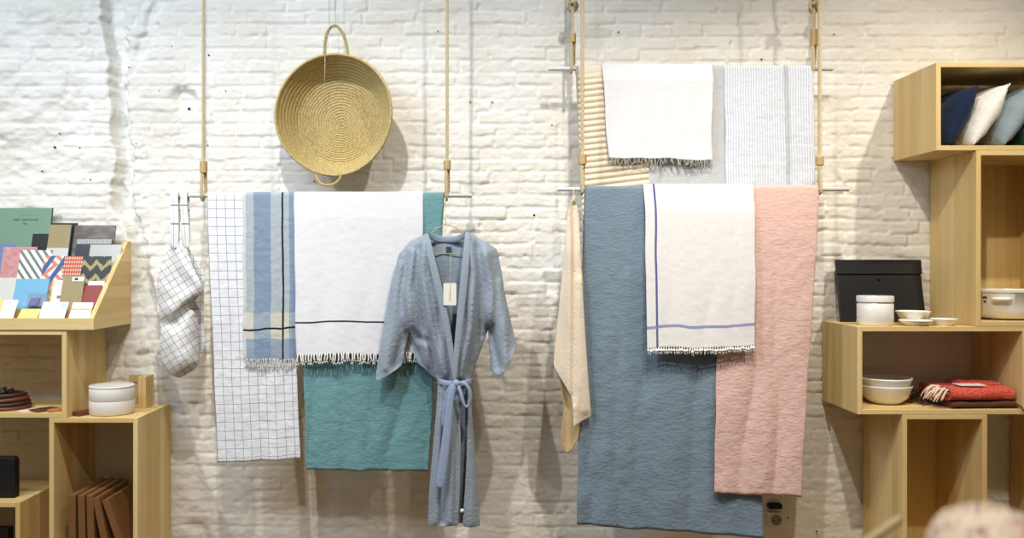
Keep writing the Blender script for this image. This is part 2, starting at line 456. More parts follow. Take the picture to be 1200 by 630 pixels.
def f_hill(m):
    u, v = m.uv(); uu = m.mt('ADD', u, m.mt('MULTIPLY', m.noise(m.obj((30, 30, 30)), 1, 2), .25))
    z = m.mt('ABSOLUTE', m.mt('SUBTRACT', m.mt('FRACT', m.mt('MULTIPLY', uu, 2.3)), .5))
    t = m.mt('FRACT', m.mt('ADD', m.mt('MULTIPLY', v, 2.6), z))
    return m.mix(m.mt('LESS_THAN', t, .36), rgb(42, 50, 50), rgb(158, 146, 92))
def f_ruler(m):
    u, v = m.uv(); t = m.mt('FRACT', m.mt('MULTIPLY', u, 26))
    c = m.mix(m.mt('LESS_THAN', t, .4), rgb(190, 190, 180), rgb(60, 66, 64))
    return m.mix(m.mt('GREATER_THAN', v, .86), rgb(30, 40, 42), c)
def f_pink(m): return m.mix(m.rng(m.noise(m.obj((60, 60, 60)), 1, 3), .4, .6, 0, 1), rgb(188, 128, 126), rgb(200, 150, 146))
# back row
o, w, h = card('desk_planner', 'large green desk planner standing at the back of the card display', 'planner', -40, 62.5, 243.5, 3, plain('green_cover', rgb(116, 148, 124), .55, var=.03), .006, .014)
on_card(o, 'spine', w/2-.001, h/2, .003, h, m_black)
write(o, 'WEEKLY DESK PLANNER', .0085, X(27, .07)-o.location.x, h-.046, ink, 1.0)
write(o, '2018', .0075, X(26.5, .07)-o.location.x, h-.061, ink)
on_card(o, 'printed_line', X(26.5, .07)-o.location.x, h-.028, .05, .0012, plain('faint_ink', rgb(80, 110, 92), .7), .0003)
card('notebook', 'plain black notebook behind the kraft notebook on the back row', 'notebook', 40, 91, 261, 3, m_black, .006, .005)
o, w, h = card('notebook', 'kraft covered notebook with pale paper band and black spine', 'notebook', 58.5, 84, 263, 3, kraft, .006, -.004)
on_card(o, 'paper_band', 0, h*.35, w+.0004, h*.34, pale); on_card(o, 'spine', w/2+.002, h/2, .004, h, plain('blue_black_cloth', rgb(44, 62, 74), .6))
card('notebook', 'brown marbled notebook standing at the right of the back row', 'notebook', 88, 136, 264, 3, m_glossdark, .006, -.003)
card('ruler_pouch', 'dark pouch with a row of ruler ticks before the brown marbled notebook', 'pouch', 90, 131, 280, 3, uvmat('ruler_print', f_ruler, .35), .003, -.010, up_off=.014)
card('paper_card', 'pale translucent card leaning before the dark ruler pouch', 'card', 106, 143, 286.5, 3, plain('translucent_sleeve', rgb(172, 168, 158), .25, .5, var=.02), .002, -.017, up_off=.016)
# third row
card('paper_sheet', 'periwinkle blue sheet at the left end of the third row', 'card', -24, 18, 286, 2, plain('periwinkle_sheet', rgb(108, 126, 172), .45, var=.03), .002, .012, 'printed cards and sheets on the display')
card('paper_sheet', 'crumpled dusty pink sheet beside the striped one', 'card', 4, 44, 289, 2, uvmat('pink_tissue', f_pink, .5), .002, .006, 'printed cards and sheets on the display')
card('paper_sheet', 'white sheet with diagonal grey-green stripes', 'card', 24, 62, 293, 2, uvmat('striped_print', f_stripe), .002, .0, 'printed cards and sheets on the display')
card('paper_sheet', 'card with blue, coral and white triangles beside the stripes', 'card', 52, 76, 299.5, 2, uvmat('triangle_print', f_geo), .002, -.006, 'printed cards and sheets on the display')
card('paper_sheet', 'orange card covered in small white dots', 'card', 75.5, 98, 300, 2, uvmat('dotted_print', f_dots), .002, -.004, 'printed cards and sheets on the display')
card('paper_sheet', 'dark card printed with olive mountain shapes', 'card', 97, 131, 300, 2, uvmat('mountain_print', f_hill), .002, -.008, 'printed cards and sheets on the display')
# second row
card('folder', 'plain light grey folder at the left of the second row', 'folder', -22, 20, 325, 1, pale, .002, .004)
card('folder', 'plain sky blue folder behind the plastic bag', 'folder', 19.5, 58.5, 326.5, 1, plain('sky_blue_card', rgb(112, 172, 202), .5, var=.02), .002, .0)
o, w, h = card('booklet', 'white booklet with yellow spine and little grey drawing', 'booklet', 62.5, 80, 328, 1, paper, .003, .002)
on_card(o, 'spine', -w/2+.0025, h/2, .005, h, plain('yellow_spine', rgb(232, 206, 120), .5))
on_card(o, 'drawing', .004, h*.42, .014, .010, plain('grey_drawing', rgb(120, 118, 120), .7), label='small dark grey printed shape')
o, w, h = card('notebook', 'small kraft notebook with white label, second row', 'notebook', 74.5, 100, 323, 1, kraft, .005, -.006)
on_card(o, 'label', w*.2, h-.012, .042, .016, paper); on_card(o, 'printed_mark', w*.12, h-.012, .012, .008, ink, .0009)
card('price_card', 'narrow white card peeping over the dark red notebook', 'card', 104, 123, 329, 1, paper, .001, .006)
card('notebook', 'small dark red notebook at the right of the second row', 'notebook', 95, 120, 334, 1, plain('dark_red_cover', rgb(134, 38, 24), .45, var=.04), .005, -.008)
# front row
card('hang_card', 'yellow card cut off by the left edge, front row', 'card', -14, 5, 350.5, 0, plain('yellow_card', rgb(226, 204, 128), .6, var=.02), .001, .0, 'small cards on the front ledge')
o, w, h = card('hang_card', 'plain white card with a punched hole between two yellow cards', 'card', 4, 22, 351, 0, paper, .001, .0, 'small cards on the front ledge')
on_card(o, 'punched_hole', .002, h-.008, .003, .003, ink, .0003)
o, w, h = card('hang_card', 'yellow card with dark lettering below the plastic bag', 'card', 25.5, 48.5, 361.5, 0, plain('yellow_print_card', rgb(226, 204, 128), .6, var=.02), .001, -.004, 'small cards on the front ledge')
on_card(o, 'orange_panel', -.004, .012, .05, .022, plain('apricot_print', rgb(236, 190, 112), .6)); write(o, 'EAST', .009, -.010, .014, ink)
card('hang_card', 'narrow plain white card beside the yellow lettered card', 'card', 51, 61, 353, 0, paper, .001, .0, 'small cards on the front ledge')
o, w, h = card('hang_card', 'white card with a pale blue stamp in its corner', 'card', 61, 81, 353.5, 0, paper, .001, -.003, 'small cards on the front ledge')
on_card(o, 'stamp', w/2-.014, h-.013, .014, .012, plain('pale_blue_stamp', rgb(192, 200, 226), .6), .0003)
o, w, h = card('hang_card', 'bundle of white cards tied with thin cord at right end', 'card', 85.5, 110, 354, 0, paper, .004, .0, 'small cards on the front ledge')
on_card(o, 'cord', 0, h*.66, w+.002, .0022, plain('tan_cord', rgb(190, 160, 105), .8), .0012)
# small plastic bag with something purple inside
gm = Mat('clear_plastic', .12, .5); gm.b.inputs['Base Color'].default_value = (.96, .97, 1, 1); gm.b.inputs['Transmission Weight'].default_value = .9; gm.b.inputs['IOR'].default_value = 1.12
gm.bump(gm.noise(gm.obj((60, 60, 60)), 1, 3), .004, .8)
o, w, h = card('plastic_bag', 'little clear plastic bag with purple contents before the blue folder', 'bag', 33, 60, 343.5, 1, gm.m, .0012, -.020, lift=.012)
on_card(o, 'purple_insert', -.006, h*.33, .032, .034, plain('purple_insert', rgb(110, 106, 150), .6), .0022)

# ------------------------------------------------------------------ objects on the left boxes
leather = plain('brown_leather', rgb(104, 56, 36), .45, .4); dleather = plain('dark_leather', rgb(62, 36, 26), .5, .4)
zs2 = zL2b+TH
t = thing('leather_coil', (X(2, .24), -.24, zs2), 'pile of coiled brown leather cords with a black tie on the shelf', 'belt')
random.seed(4)
for k in range(4):
    pts = []
    for i in range(48):
        a = 2*PI*i/48
        pts.append((X(2, .24)+(.088-.004*k+.003*math.sin(3*a+k))*math.cos(a), -.235+.068*math.sin(a), zs2+.008+k*.0135+.003*math.sin(a*2+k)))
    MB().tube(pts, .0078, 8, True).build('coil', leather if k % 2 == 0 else dleather, t)
MB().lathe([(0, .0), (.079, 0), (.079, .008), (0, .008)], 40, (X(2, .24), -.235, zs2+.030), sy=.76).build('inner_disc', leather, t)
pts = [(X(3, .24)+.01*math.cos(a)*(1+a*.2)+.004*a, -.25+.014*math.sin(a*1.7), zs2+.062+.012*math.sin(a*1.3)) for a in [i*.35 for i in range(26)]]
MB().tube(pts, .0026, 6).build('tie', m_black, t)
MB().lathe([(0, .020), (.006, .016), (.014, .004), (.016, 0), (0, 0)], 14, (X(5, .24), -.25, zs2+.0565)).build('clasp', m_black, t)
def flat_item(name, label, cat, x, y, z, w, l, th, rot, mat, group=None, parts=None):
    b = MB()
    n = 6; cs, sn = math.cos(rot), math.sin(rot)
    out = []
    r = min(w, l)*.12
    for (cx, cy, a0) in ((w/2-r, l/2-r, 0), (-w/2+r, l/2-r, PI/2), (-w/2+r, -l/2+r, PI), (w/2-r, -l/2+r, 1.5*PI)):
        for i in range(n):
            a = a0+PI/2*i/(n-1); u, v = cx+r*math.cos(a), cy+r*math.sin(a)
            out.append((x+u*cs-v*sn, y+u*sn+v*cs))
    b.prism(out, 'z', z, z+th)
    o = b.build(name, mat, None, False, min(.0015, th*.3)); return props(o, label, cat, group)
flat_item('paper_tag', 'white paper tag lying between leather coils and brown wallet', 'tag', X(33, .3), -.285, zs2, .045, .07, .003, -.55, paper)
wal = flat_item('wallet', 'flat brown leather wallet lying open near the shelf front', 'wallet', X(50, .29), -.278, zs2, .062, .085, .006, -.6, leather)
MB().box(X(50, .29)-.016, X(50, .29)+.016, -.285, -.268, zs2+.006, zs2+.0072).build('card_pocket', dleather, wal, False)
flat_item('wallet', 'tan leather key holder touching the box side panel', 'wallet', X(67.5, .3), -.30, zs2, .030, .060, .009, -.8, plain('tan_leather', rgb(190, 130, 62), .5))
# ribbed lidded pot
zs3 = zL3t
white_c = plain('white_stoneware', rgb(226, 222, 212), .35, .45, var=.02)
px0 = X(132, .23); pr = 25*sc_(.23)
t = thing('ribbed_pot', (px0, -.235, zs3), 'white ribbed two tier pot with lid on top of the tall pine box', 'pot')
def rib(a, h): return .006*math.sin(a*64)
hpot = 34*sc_(.28)
MB().lathe([(0, .001), (pr*.95, .001), (pr, .004), (pr, hpot*.46), (pr*.985, hpot*.48), (0, hpot*.48)], 256, (px0, -.235, zs3), ripple=rib).build('lower_tier', white_c, t)
MB().lathe([(pr*.985, hpot*.485), (pr, hpot*.50), (pr, hpot*.90), (pr*.98, hpot*.92), (0, hpot*.92)], 256, (px0, -.235, zs3), ripple=rib).build('upper_tier', white_c, t)
MB().lathe([(pr*.99, hpot*.925), (pr*1.01, hpot*.94), (pr*1.01, hpot*.985), (pr*.97, hpot), (pr*.9, hpot*.99), (0, hpot*.975)], 96, (px0, -.235, zs3)).build('lid', white_c, t)
t = flat_item('wallet', 'folded dark brown leather pouch beside the ribbed pot', 'wallet', X(102, .25), -.262, zs3, .040, .085, .014, -.5, leather)
# small wooden stand with kraft card
t = thing('wooden_stand', (X(160, .1), -.09, zs3), 'small upright wooden holder with kraft card behind the ribbed pot', 'holder')
xa, xb = X(143.5, .13), X(171.5, .13); za = zs3; zb = Z(441, .13)
MB().box(xb-.016, xb, -.135, -.055, za, zb).build('side_block', WZ, t, False, .001)
MB().box(xb-.030, xb-.018, -.130, -.055, za, zb).build('side_block', WZ, t, False, .001)
MB().box(xa, xb-.030, -.070, -.055, za, zb-.003).build('back_board', WZ, t, False, .001)
MB().box(xa, xb-.030, -.128, -.070, za, za+.010).build('base_board', WZ, t, False, .001)
MB().box(xa+.004, xb-.033, -.078, -.0705, za+.010, zb-.001).build('kraft_card', plain('kraft_card', rgb(196, 164, 116), .8), t, False)
q = MB().box(xa+.018, xa+.034, -.0786, -.078, zb-.030, zb-.027).build('printed_mark', ink, t, False)
# leaning brown boards
board = plain('brown_board', rgb(122, 84, 46), .6, .3); board_e = board
zin = .50+TH
tops = [(86, .004, .92), (96.5, 0.02, .92), (106.5, .03, .92), (113.5, .20, .91), (124.5, .33, .88)]
lab = ['first brown board from the left, upright in the tall box', 'second brown board from the left in the tall box', 'third brown board from the left in the tall box',
       'brown board leaning left, fourth from the left in the tall box', 'rightmost brown board, leaning most, in the tall box']
zt_b = zf(582)
for k, (pxt, an, hh) in enumerate(tops):
    th, dep, L = .0235, .255, .325
    topx = X(pxt, .31); topz = zt_b+(.0 if k < 3 else -.006 if k == 3 else -.012)
    L = (topz-zin-(th*math.sin(an) if an > 0 else 0))/math.cos(an)
    b = MB().box(-th/2, th/2, -.315, -.06, 0, L)
    rot = Matrix.Rotation(-an, 4, 'Y')
    vs = [rot @ Vector(v) for v in b.v]; zmin = min(v.z for v in vs); topm = max(vs, key=lambda v: v.z)
    b.v = [(v.x-topm.x+topx+th*.4, v.y, v.z-zmin+zin+.0005) for v in vs]
    o = b.build('wooden_board', board, None, False, .0015)
    props(o, lab[k], 'board', 'boards leaning in the tall pine box')
# black case on low box
bk = plain('black_matte_case', rgb(22, 22, 22), .6)
zl4 = zf(588.5)
t = thing('black_case', (X(-6, .25), -.2, zl4), 'upright black case with rounded corners on the low left box', 'case')
xr = X(19, .27); xl = X(-40, .27); zt = Z(535, .27)
b = MB(); r = .015; out = []
for (cx, cz, a0) in ((xr-r, zt-r, 0), (xl+r, zt-r, PI/2), (xl+.006, zl4+.006, PI), (xr-.006, zl4+.006, 1.5*PI)):
    rr = r if cz > zl4+.01 else .006
    for i in range(6):
        a = a0+PI/2*i/5; out.append((cx+rr*math.cos(a), cz+rr*math.sin(a)))
b.prism(out, 'y', -.28, -.245).build('case_body', bk, t, False, .004)
o = MB().box(X(-60, .2), X(13, .27), -.29, -.25, .2+TH, Z(620, .3)+.0).build('black_box', bk, None, False, .004)
props(o, 'dark box standing inside the low left box', 'box')

# ------------------------------------------------------------------ rods and ropes
rod_m = plain('white_painted_rod', rgb(214, 212, 208), .35, .4)
RR = .0078
def rod(label, pxa, pxb, py, d):
    a, b = P(pxa, py, d), P(pxb, py, d)
    o = MB().tube([a, a+Vector((.001, 0, 0)), b-Vector((.001, 0, 0)), b], [RR*.85, RR, RR, RR*.85], 20).build('hanging_rod', rod_m, None)
    props(o, label, 'rod', 'hanging rods'); return Vector((0, -d, a.z))
D1, D2, D3 = .22, .15, .27
R1 = rod('white rod over the robe and towels on the left, hung from two ropes', 203, 553, 229, D1)
R2 = rod('upper right rod carrying the knit blanket and fringed white towel', 643, 976, 80.5, D2)
R3 = rod('lower right rod carrying slate, white and pink cloths', 653, 995, 221.5, D3)
hemp = Mat('hemp_rope', .85, .15)
hemp.color(hemp.mix(hemp.noise(hemp.obj((200, 200, 200)), 1, 3), rgb(186, 164, 122), rgb(228, 214, 178))); hemp.bump(hemp.noise(hemp.obj((900, 900, 300)), 1, 2), .0008, .7)
hemp = hemp.m
bind_m = plain('twine_binding', rgb(196, 168, 116), .85, var=.15, scale=250)
def rope(pts, b, r=.0062, pitch=.034, step=.0035):
    """three strands twisted about the path"""
    pts = [Vector(p) for p in pts]
    out = []; 
    for a, c in zip(pts[:-1], pts[1:]):
        n = max(1, int((c-a).length/step))
        out += [a.lerp(c, i/n) for i in range(n)]
    out.append(pts[-1])
    s = 0; nn = None; strands = [[], [], []]
    for i, p in enumerate(out):
        t = (out[min(i+1, len(out)-1)]-out[max(i-1, 0)]).normalized()
        nn = t.orthogonal().normalized() if nn is None else (nn-t*nn.dot(t)).normalized()
        bb = t.cross(nn)
        if i: s += (p-out[i-1]).length
        for k in range(3):
            a = 2*PI*(s/pitch+k/3)
            strands[k].append(p+(nn*math.cos(a)+bb*math.sin(a))*r*.56)
    for q in strands: b.tube(q, r*.47, 6)
def arc(c, r, a0, a1, n, plane='yz'):
    o = []
    for i in range(n):
        a = a0+(a1-a0)*i/(n-1)
        o.append((c[0], c[1]-r*math.cos(a), c[2]+r*math.sin(a)) if plane == 'yz' else (c[0]+r*math.cos(a), c[1], c[2]+r*math.sin(a)))
    return o
def binding(px, py0, py1, d, r, parent):
    a, b_ = P(px, py0, d), P(px, py1, d); b = MB()
    n = max(3, int((a.z-b_.z)/.0035)); prof = []
    for i in range(n+1):
        for q, dr in ((0, 0), (.5, .0012)):
            prof.append((r+dr, (i+q)*(b_.z-a.z)/(n+1)))
    prof = [(0, 0)]+prof+[(0, b_.z-a.z)]
    b.lathe(prof, 20, tuple(a)); return b.build('binding', bind_m, parent)
ZTOP = 3.4
def single_rope(label, px, rodv, d, bind0, bind1, r=.0062):
    x = X(px, d); t = thing('hanging_rope', (x, -d, rodv.z), label, 'rope', 'ropes holding the rods')
    q = RR+r*1.05
    b = MB()
    zb = Z((bind0+bind1)/2, d)
    pts = [(x, -d-.0, ZTOP-.001), (x, -d-.0, zb+.03), (x-.003, -d-.006, zb), (x-.003, -d-q, rodv.z+.02)]+arc((x-.003, -d, rodv.z), q, 0, -PI, 14)[0:]+[(x+.004, -d+q, rodv.z+.02), (x+.004, -d+.007, zb-.004), (x+.004, -d+.005, zb+.018)]
    rope(pts, b, r); b.build('rope', hemp, t)
    binding(px, bind0, bind1, d+.002, r*2.0, t)
    return t
single_rope('left hemp rope of the robe rod, beside the checked bag', 238.5, R1, D1, 189, 203)
single_rope('hemp rope of the robe rod, above the hanger hook', 524, R1, D1, 188, 199)
single_rope('front hemp rope at the left, beside the knit blanket', 682.5, R3, D3, 181, 193, .0072)
single_rope('front hemp rope on the right, ending beside the pink cloth', 960.5, R3, D3, 184, 194, .0068)
def knotted_rope(label, px, rodv, d, bind0, bind1, knot_py, r=.0062):
    x = X(px, d); t = thing('hanging_rope', (x, -d, rodv.z), label, 'rope', 'ropes holding the rods')
    b = MB(); q = RR+r*1.05; zb = Z((bind0+bind1)/2, d)
    dx = r*1.15
    rope([(x, -d, ZTOP-.001), (x, -d, zb+.02), (x-dx, -d-.004, zb), (x-dx, -d-q, rodv.z+.015)]+arc((x-dx, -d, rodv.z), q, 0, -PI, 14)+[(x+dx, -d+q, rodv.z+.02), (x+dx, -d+.004, zb), (x+dx, -d, zb+.02)], b, r)
    b.build('rope', hemp, t)
    kb = MB(); kz = Z(knot_py, d); random.seed(int(px))
    for k in range(3):
        th0 = k*1.1
        rope([(x+.017*math.cos(a+th0)*math.cos(k), -d-.004-.014*math.sin(a+th0), kz+.015*math.sin(a*1.0)+.012*(k-1)) for a in [i*2*PI/24 for i in range(25)]], kb, r*.9)
    rope([(x-.014, -d-.012, kz+.02), (x-.022, -d-.012, kz-.002), (x-.018, -d-.010, kz-.02)], kb, r*.9)
    kb.build('knot', hemp, t)
    binding(px, bind0, bind1, d+.002, r*2.05, t)
knotted_rope('knotted rear rope of the upper right rod, left end', 671, R2, D2, 40, 50, 4, .0055)
knotted_rope('knotted rear rope of the upper right rod, right end', 954, R2, D2, 34.5, 54, 5)

# ------------------------------------------------------------------ cloths over the rods
def drape(name, mat, parent, TL, TR, BR, BL, rodv, lay=0, obot=.0, back=.5, seed=0, folds=.006, fine=.0018, nu=70, nv=110, rib=None, sagb=.004, swap_uv=False, taper=0):
    """cloth hung over a rod.  pixel corners of the front sheet; lay = how many cloths lie under it"""
    d0 = -rodv.y; R = RR+.0022+lay*.0013
    zr = rodv.z
    dfb = d0+R+.004+obot+lay*.0026
    xTL, xTR = X(TL, d0+R), X(TR, d0+R)
    B0, B1 = P(*BL, dfb), P(*BR, dfb)
    L = zr-(B0.z+B1.z)/2
    vs = []; uvs = []
    rows = []
    nb = max(8, int(nv*back/L*.6)); na = 9
    for j in range(nb): rows.append(('b', 1-j/nb))
    for j in range(na): rows.append(('a', PI-PI*j/(na-1)))
    for j in range(1, nv+1): rows.append(('f', j/nv))
    us = np.linspace(0, 1, nu)
    for kind, q in rows:
        if kind == 'b':
            z = np.full(nu, zr-q*back*L); y = np.full(nu, -(d0-R)+.0)+.003*q*np.sin(us*13+seed); v = -q*back
            x = xTL+(xTR-xTL)*us+(B0.x-xTL)*q*back*(1-us)+(B1.x-xTR)*q*back*us
        elif kind == 'a':
            z = np.full(nu, zr+R*math.sin(q)); y = np.full(nu, -(d0+R*math.cos(q))); v = 0
            x = xTL+(xTR-xTL)*us
        else:
            v = q
            xl = xTL+(B0.x-xTL)*q; xr = xTR+(B1.x-xTR)*q
            x = xl+(xr-xl)*us
            zb = B0.z+(B1.z-B0.z)*us
            z = zr+(zb-zr)*q
            off = obot*q+.004*q+lay*.0026*min(1, q*7)
            w = abs(xTR-xTL)
            fo = folds*q**.6*(np.sin(us*w*27+seed*1.7+1.2*vnoise(us*3, us*0+q*2, seed))+.8*fbm(us*w*9, us*0+q*L*1.2, seed+2, 2)+.5*fbm(us*w*7+q*L*3, us*2+q*L*5, seed+3, 2))
            fi = fine*.55*(fbm(us*w*48, us*0+q*L*66, seed+5, 2)*min(1, q*12))+.4*fine*vnoise(us*w*9, us*0+q*L*7, seed+6)
            y = -(d0+R+off+np.abs(fo)*1.0+fi)
            z = z+sagb*q*vnoise(us*7, us*0, seed+9)
            x = x+.0025*min(1, q*10)*vnoise(us*0+q*L*9, us*1.2, seed+11)
        if rib is not None and kind != 'b':
            vv = zr-z if kind == 'f' else z*0
            y = y-rib[1]*np.abs(np.sin(PI*(vv+rib[2]*x)/rib[0]))*(min(1, v*14) if kind == 'f' else 0)
        for i in range(nu):
            vs.append((x[i], y[i], z[i])); uvs.append((us[i]+1e-5, v))
    n = nu; m = len(rows)
    fs = [(a*n+b, a*n+b+1, (a+1)*n+b+1, (a+1)*n+b) for a in range(m-1) for b in range(n-1)]
    mb = MB(); mb.add(vs, fs, uvs)
    o = mb.build(name, mat, parent, True, solid=.0014)
    edge = [Vector(p) for p in vs[-n:]]
    return o, edge
def fringe(edge, parent, mat, n, L, r, seed, curl=.5, twist=False, name='fringe', yo=0):
    random.seed(seed); b = MB()
    for i in range(n):
        t = (i+.5+random.uniform(-.25, .25))/n*(len(edge)-1); k = min(int(t), len(edge)-2)
        p = edge[k].lerp(edge[k+1], t-k)+Vector((0, -yo, .003))
        l = L*random.uniform(.75, 1.15); dx = random.uniform(-1, 1)*curl*L; dy = random.uniform(-.3, .2)*curl*L
        c = random.uniform(-1, 1)*curl*L*.5
        pts = [p+Vector((dx*s*s+c*math.sin(s*PI), dy*s, -l*s)) for s in (0, .2, .4, .6, .8, 1)]
        if twist:
            b.tube(pts[:5], [r*.7, r, r*.9, r, r*1.1], 6)
            for e in (-1, 1):
                b.tube([pts[4], pts[4]+Vector((e*r*1.2, 0, -l*.15)), pts[4]+Vector((e*r*1.6, 0, -l*.3))], [r*.7, r*.5, r*.3], 5)
        else: b.tube(pts, [r, r, r, r, r*.8, r*.6], 5)
    return b.build(name, mat, parent)

def check_col(base, ln, nu, nv, w=.07, w2=None):
    def f(m):
        u, v = m.uv()
        a = m.mt('LESS_THAN', m.mt('FRACT', m.mt('MULTIPLY', u, nu)), w)
        b = m.mt('LESS_THAN', m.mt('FRACT', m.mt('ADD', m.mt('MULTIPLY', v, nv), .5)), w2 or w)
        return m.mix(m.mt('MULTIPLY', m.mt('MAXIMUM', a, b), .82), rgb(*base), rgb(*ln))
    return f
def cloth_thing(name, rodv, pxm, label, cat, group='cloths hung over the rods'):
    return thing(name, (X(pxm, -rodv.y), rodv.y, rodv.z), label, cat, group)
white_f = fabric('white_cotton', rgb(236, 233, 230), .18, .5)
# --- left rod
t = cloth_thing('table_cloth', R1, 290, 'white linen cloth with thin dark windowpane check, beside the bag', 'cloth')
drape('cloth', fabric('windowpane_check', check_col((230, 230, 231), (108, 112, 120), 9.6, 30, .06), .45, .5), t, 243, 342, (352, 538), (256, 541.5), R1, 0, .012, .55, 3, .007, .0018)
t = cloth_thing('table_cloth', R1, 435, 'teal linen cloth hanging behind the white towel and robe', 'cloth')
drape('cloth', fabric('teal_linen', rgb(112, 154, 156), .8, .8), t, 352, 520.5, (503, 552), (359, 549), R1, 0, .006, .5, 7, .010, .0024)
def f_scarf(m):
    u, v = m.uv()
    pale_b, mid, cream, blk = rgb(172, 181, 184), rgb(132, 148, 166), rgb(206, 200, 184), rgb(34, 38, 50)
    wb = m.mt('MAXIMUM', m.band(u, .2, .52), m.band(u, .86, 1.1))
    c = m.mix(wb, pale_b, mid)
    inb = m.band(v, .715, .875)
    c = m.mix(inb, c, m.mix(wb, cream, rgb(154, 168, 178)))
    c = m.mix(m.mt('MULTIPLY', m.mt('GREATER_THAN', v, .875), .55), c, rgb(124, 144, 168))
    c = m.mix(m.line(u, .02, .03), c, rgb(205, 206, 198))
    wob = m.mt('ADD', u, m.mt('MULTIPLY', m.mt('SUBTRACT', m.noise(m.obj((10, 10, 10)), 1, 2), .5), .04))
    c = m.mix(m.line(wob, .74, .018), c, blk)
    return m.mix(m.line(m.mt('ADD', v, m.mt('MULTIPLY', u, .02)), .825, .006), c, blk)
t = cloth_thing('scarf', R1, 316, 'blue striped scarf with dark crossing lines and cream band', 'scarf')
o, e = drape('cloth', fabric('blue_striped_cotton', f_scarf, .35, .5), t, 284.5, 347.5, (347.5, 420), (286, 421.5), R1, 1, .010, .5, 11, .004, .0016)
fringe(e, t, plain('grey_fringe_yarn', rgb(206, 206, 200), .9), 62, .042, .0011, 5, .35)
def f_wt(m):
    u, v = m.uv(); return m.mix(m.line(m.mt('ADD', v, m.mt('MULTIPLY', m.noise(m.obj((12, 12, 12)), 1, 1), .006)), .80, .0055), rgb(226, 224, 224), rgb(58, 58, 70))
t = cloth_thing('towel', R1, 420, 'white towel with one dark line and white tassels above teal cloth', 'towel')
o, e = drape('cloth', fabric('white_towel', f_wt, .16, .5), t, 344.5, 496, (494, 414), (347, 415), R1, 2, .026, .5, 15, .0045, .0008)
fringe(e, t, plain('white_tassel_yarn', rgb(236, 232, 226), .9, var=.02), 46, .034, .0030, 6, .18, True)
# --- upper right rod
t = cloth_thing('knit_blanket', R2, 716, 'beige ribbed knit blanket behind the fringed white towel', 'blanket')
drape('cloth', fabric('beige_knit', rgb(226, 210, 184), .25, .9), t, 675, 752, (768, 300), (685, 306), R2, 0, .006, .5, 21, .004, .0005, 70, 260, rib=(.0215, .0062, .12))
t = cloth_thing('muslin_cloth', R2, 806, 'plain grey muslin cloth between fringed towel and pinstriped cloth', 'cloth')
drape('cloth', fabric('grey_muslin', rgb(190, 192, 192), .3, .6), t, 757, 851, (850, 320), (758, 320), R2, 0, .002, .5, 23, .009, .0014)
def f_pin(m):
    u, v = m.uv(); t_ = m.mt('FRACT', m.mt('MULTIPLY', u, 34))
    return m.mix(m.mt('LESS_THAN', t_, .42), rgb(222, 224, 228), rgb(192, 201, 210))
t = cloth_thing('bath_towel', R2, 902, 'pale grey-blue pinstriped towel at the right of the upper rod', 'towel')
drape('cloth', fabric('pinstripe_seersucker', f_pin, .55, .8), t, 848.5, 953, (955, 330), (852, 330), R2, 1, .006, .5, 27, .006, .0016)
t = cloth_thing('towel', R2, 770, 'white towel with thin grey fringe over the knit blanket', 'towel')
o, e = drape('cloth', fabric('ivory_cotton', rgb(224, 221, 220), .14, .35), t, 705, 835, (834, 187.5), (713, 184.5), R2, 5, .010, .6, 31, .004, .0008)
fringe(e, t, plain('grey_twisted_yarn', rgb(176, 172, 160), .9), 58, .030, .0014, 9, .5)
# --- lower right rod
t = cloth_thing('table_cloth', R3, 785, 'very long slate blue linen cloth reaching lowest', 'cloth')
drape('cloth', fabric('slate_linen', rgb(122, 140, 152), .8, .8), t, 685.5, 890, (893, 629), (675.5, 614), R3, 0, .0, .5, 33, .011, .0024)
t = cloth_thing('table_cloth', R3, 900, 'dusty pink linen cloth at the right end of the lower rod', 'cloth')
drape('cloth', fabric('pink_linen', rgb(222, 186, 174), .75, .8), t, 842, 960, (937.5, 580.5), (836.5, 577), R3, 3, .006, .5, 37, .009, .0022)
def f_v2(m):
    u, v = m.uv()
    c = m.mix(m.line(u, .095, .010), rgb(224, 221, 217), rgb(92, 96, 146))
    return m.mix(m.mt('MULTIPLY', m.line(m.mt('ADD', v, m.mt('MULTIPLY', m.noise(m.obj((8, 8, 8)), 1, 1), .02)), .878, .009), .8), c, rgb(112, 120, 176))
t = cloth_thing('towel', R3, 820, 'white towel with blue lines and knotted white edge, over slate cloth', 'towel')
o, e = drape('cloth', fabric('white_blue_line_towel', f_v2, .15, .5), t, 754, 883.5, (885, 406), (757.5, 407.5), R3, 6, .026, .5, 41, .004, .0008)
b = MB(); random.seed(8)
for i in range(42):
    s = (i+.5)/42*(len(e)-1); k = min(int(s), len(e)-2); p = e[k].lerp(e[k+1], s-k)
    r = random.uniform(.0045, .0062); zz = -.008+random.uniform(-.003, .003)
    b.tube([p+Vector((0, 0, .002)), p+Vector((0, 0, zz))], .0015, 5)
    b.lathe([(0, -r), (r*.6, -r*.8), (r, -.1*r), (r*.75, r*.6), (0, r)], 8, tuple(p+Vector((random.uniform(-.001, .001), -.002, zz))))
    for q in range(3):
        b.tube([p+Vector((0, -.002, zz)), p+Vector((random.uniform(-.005, .005), -.003, zz-.014*random.uniform(.7, 1.2)))], [.0018, .0008], 5)
b.build('knotted_edge', plain('white_knot_yarn', rgb(240, 238, 232), .9, var=.02), t)

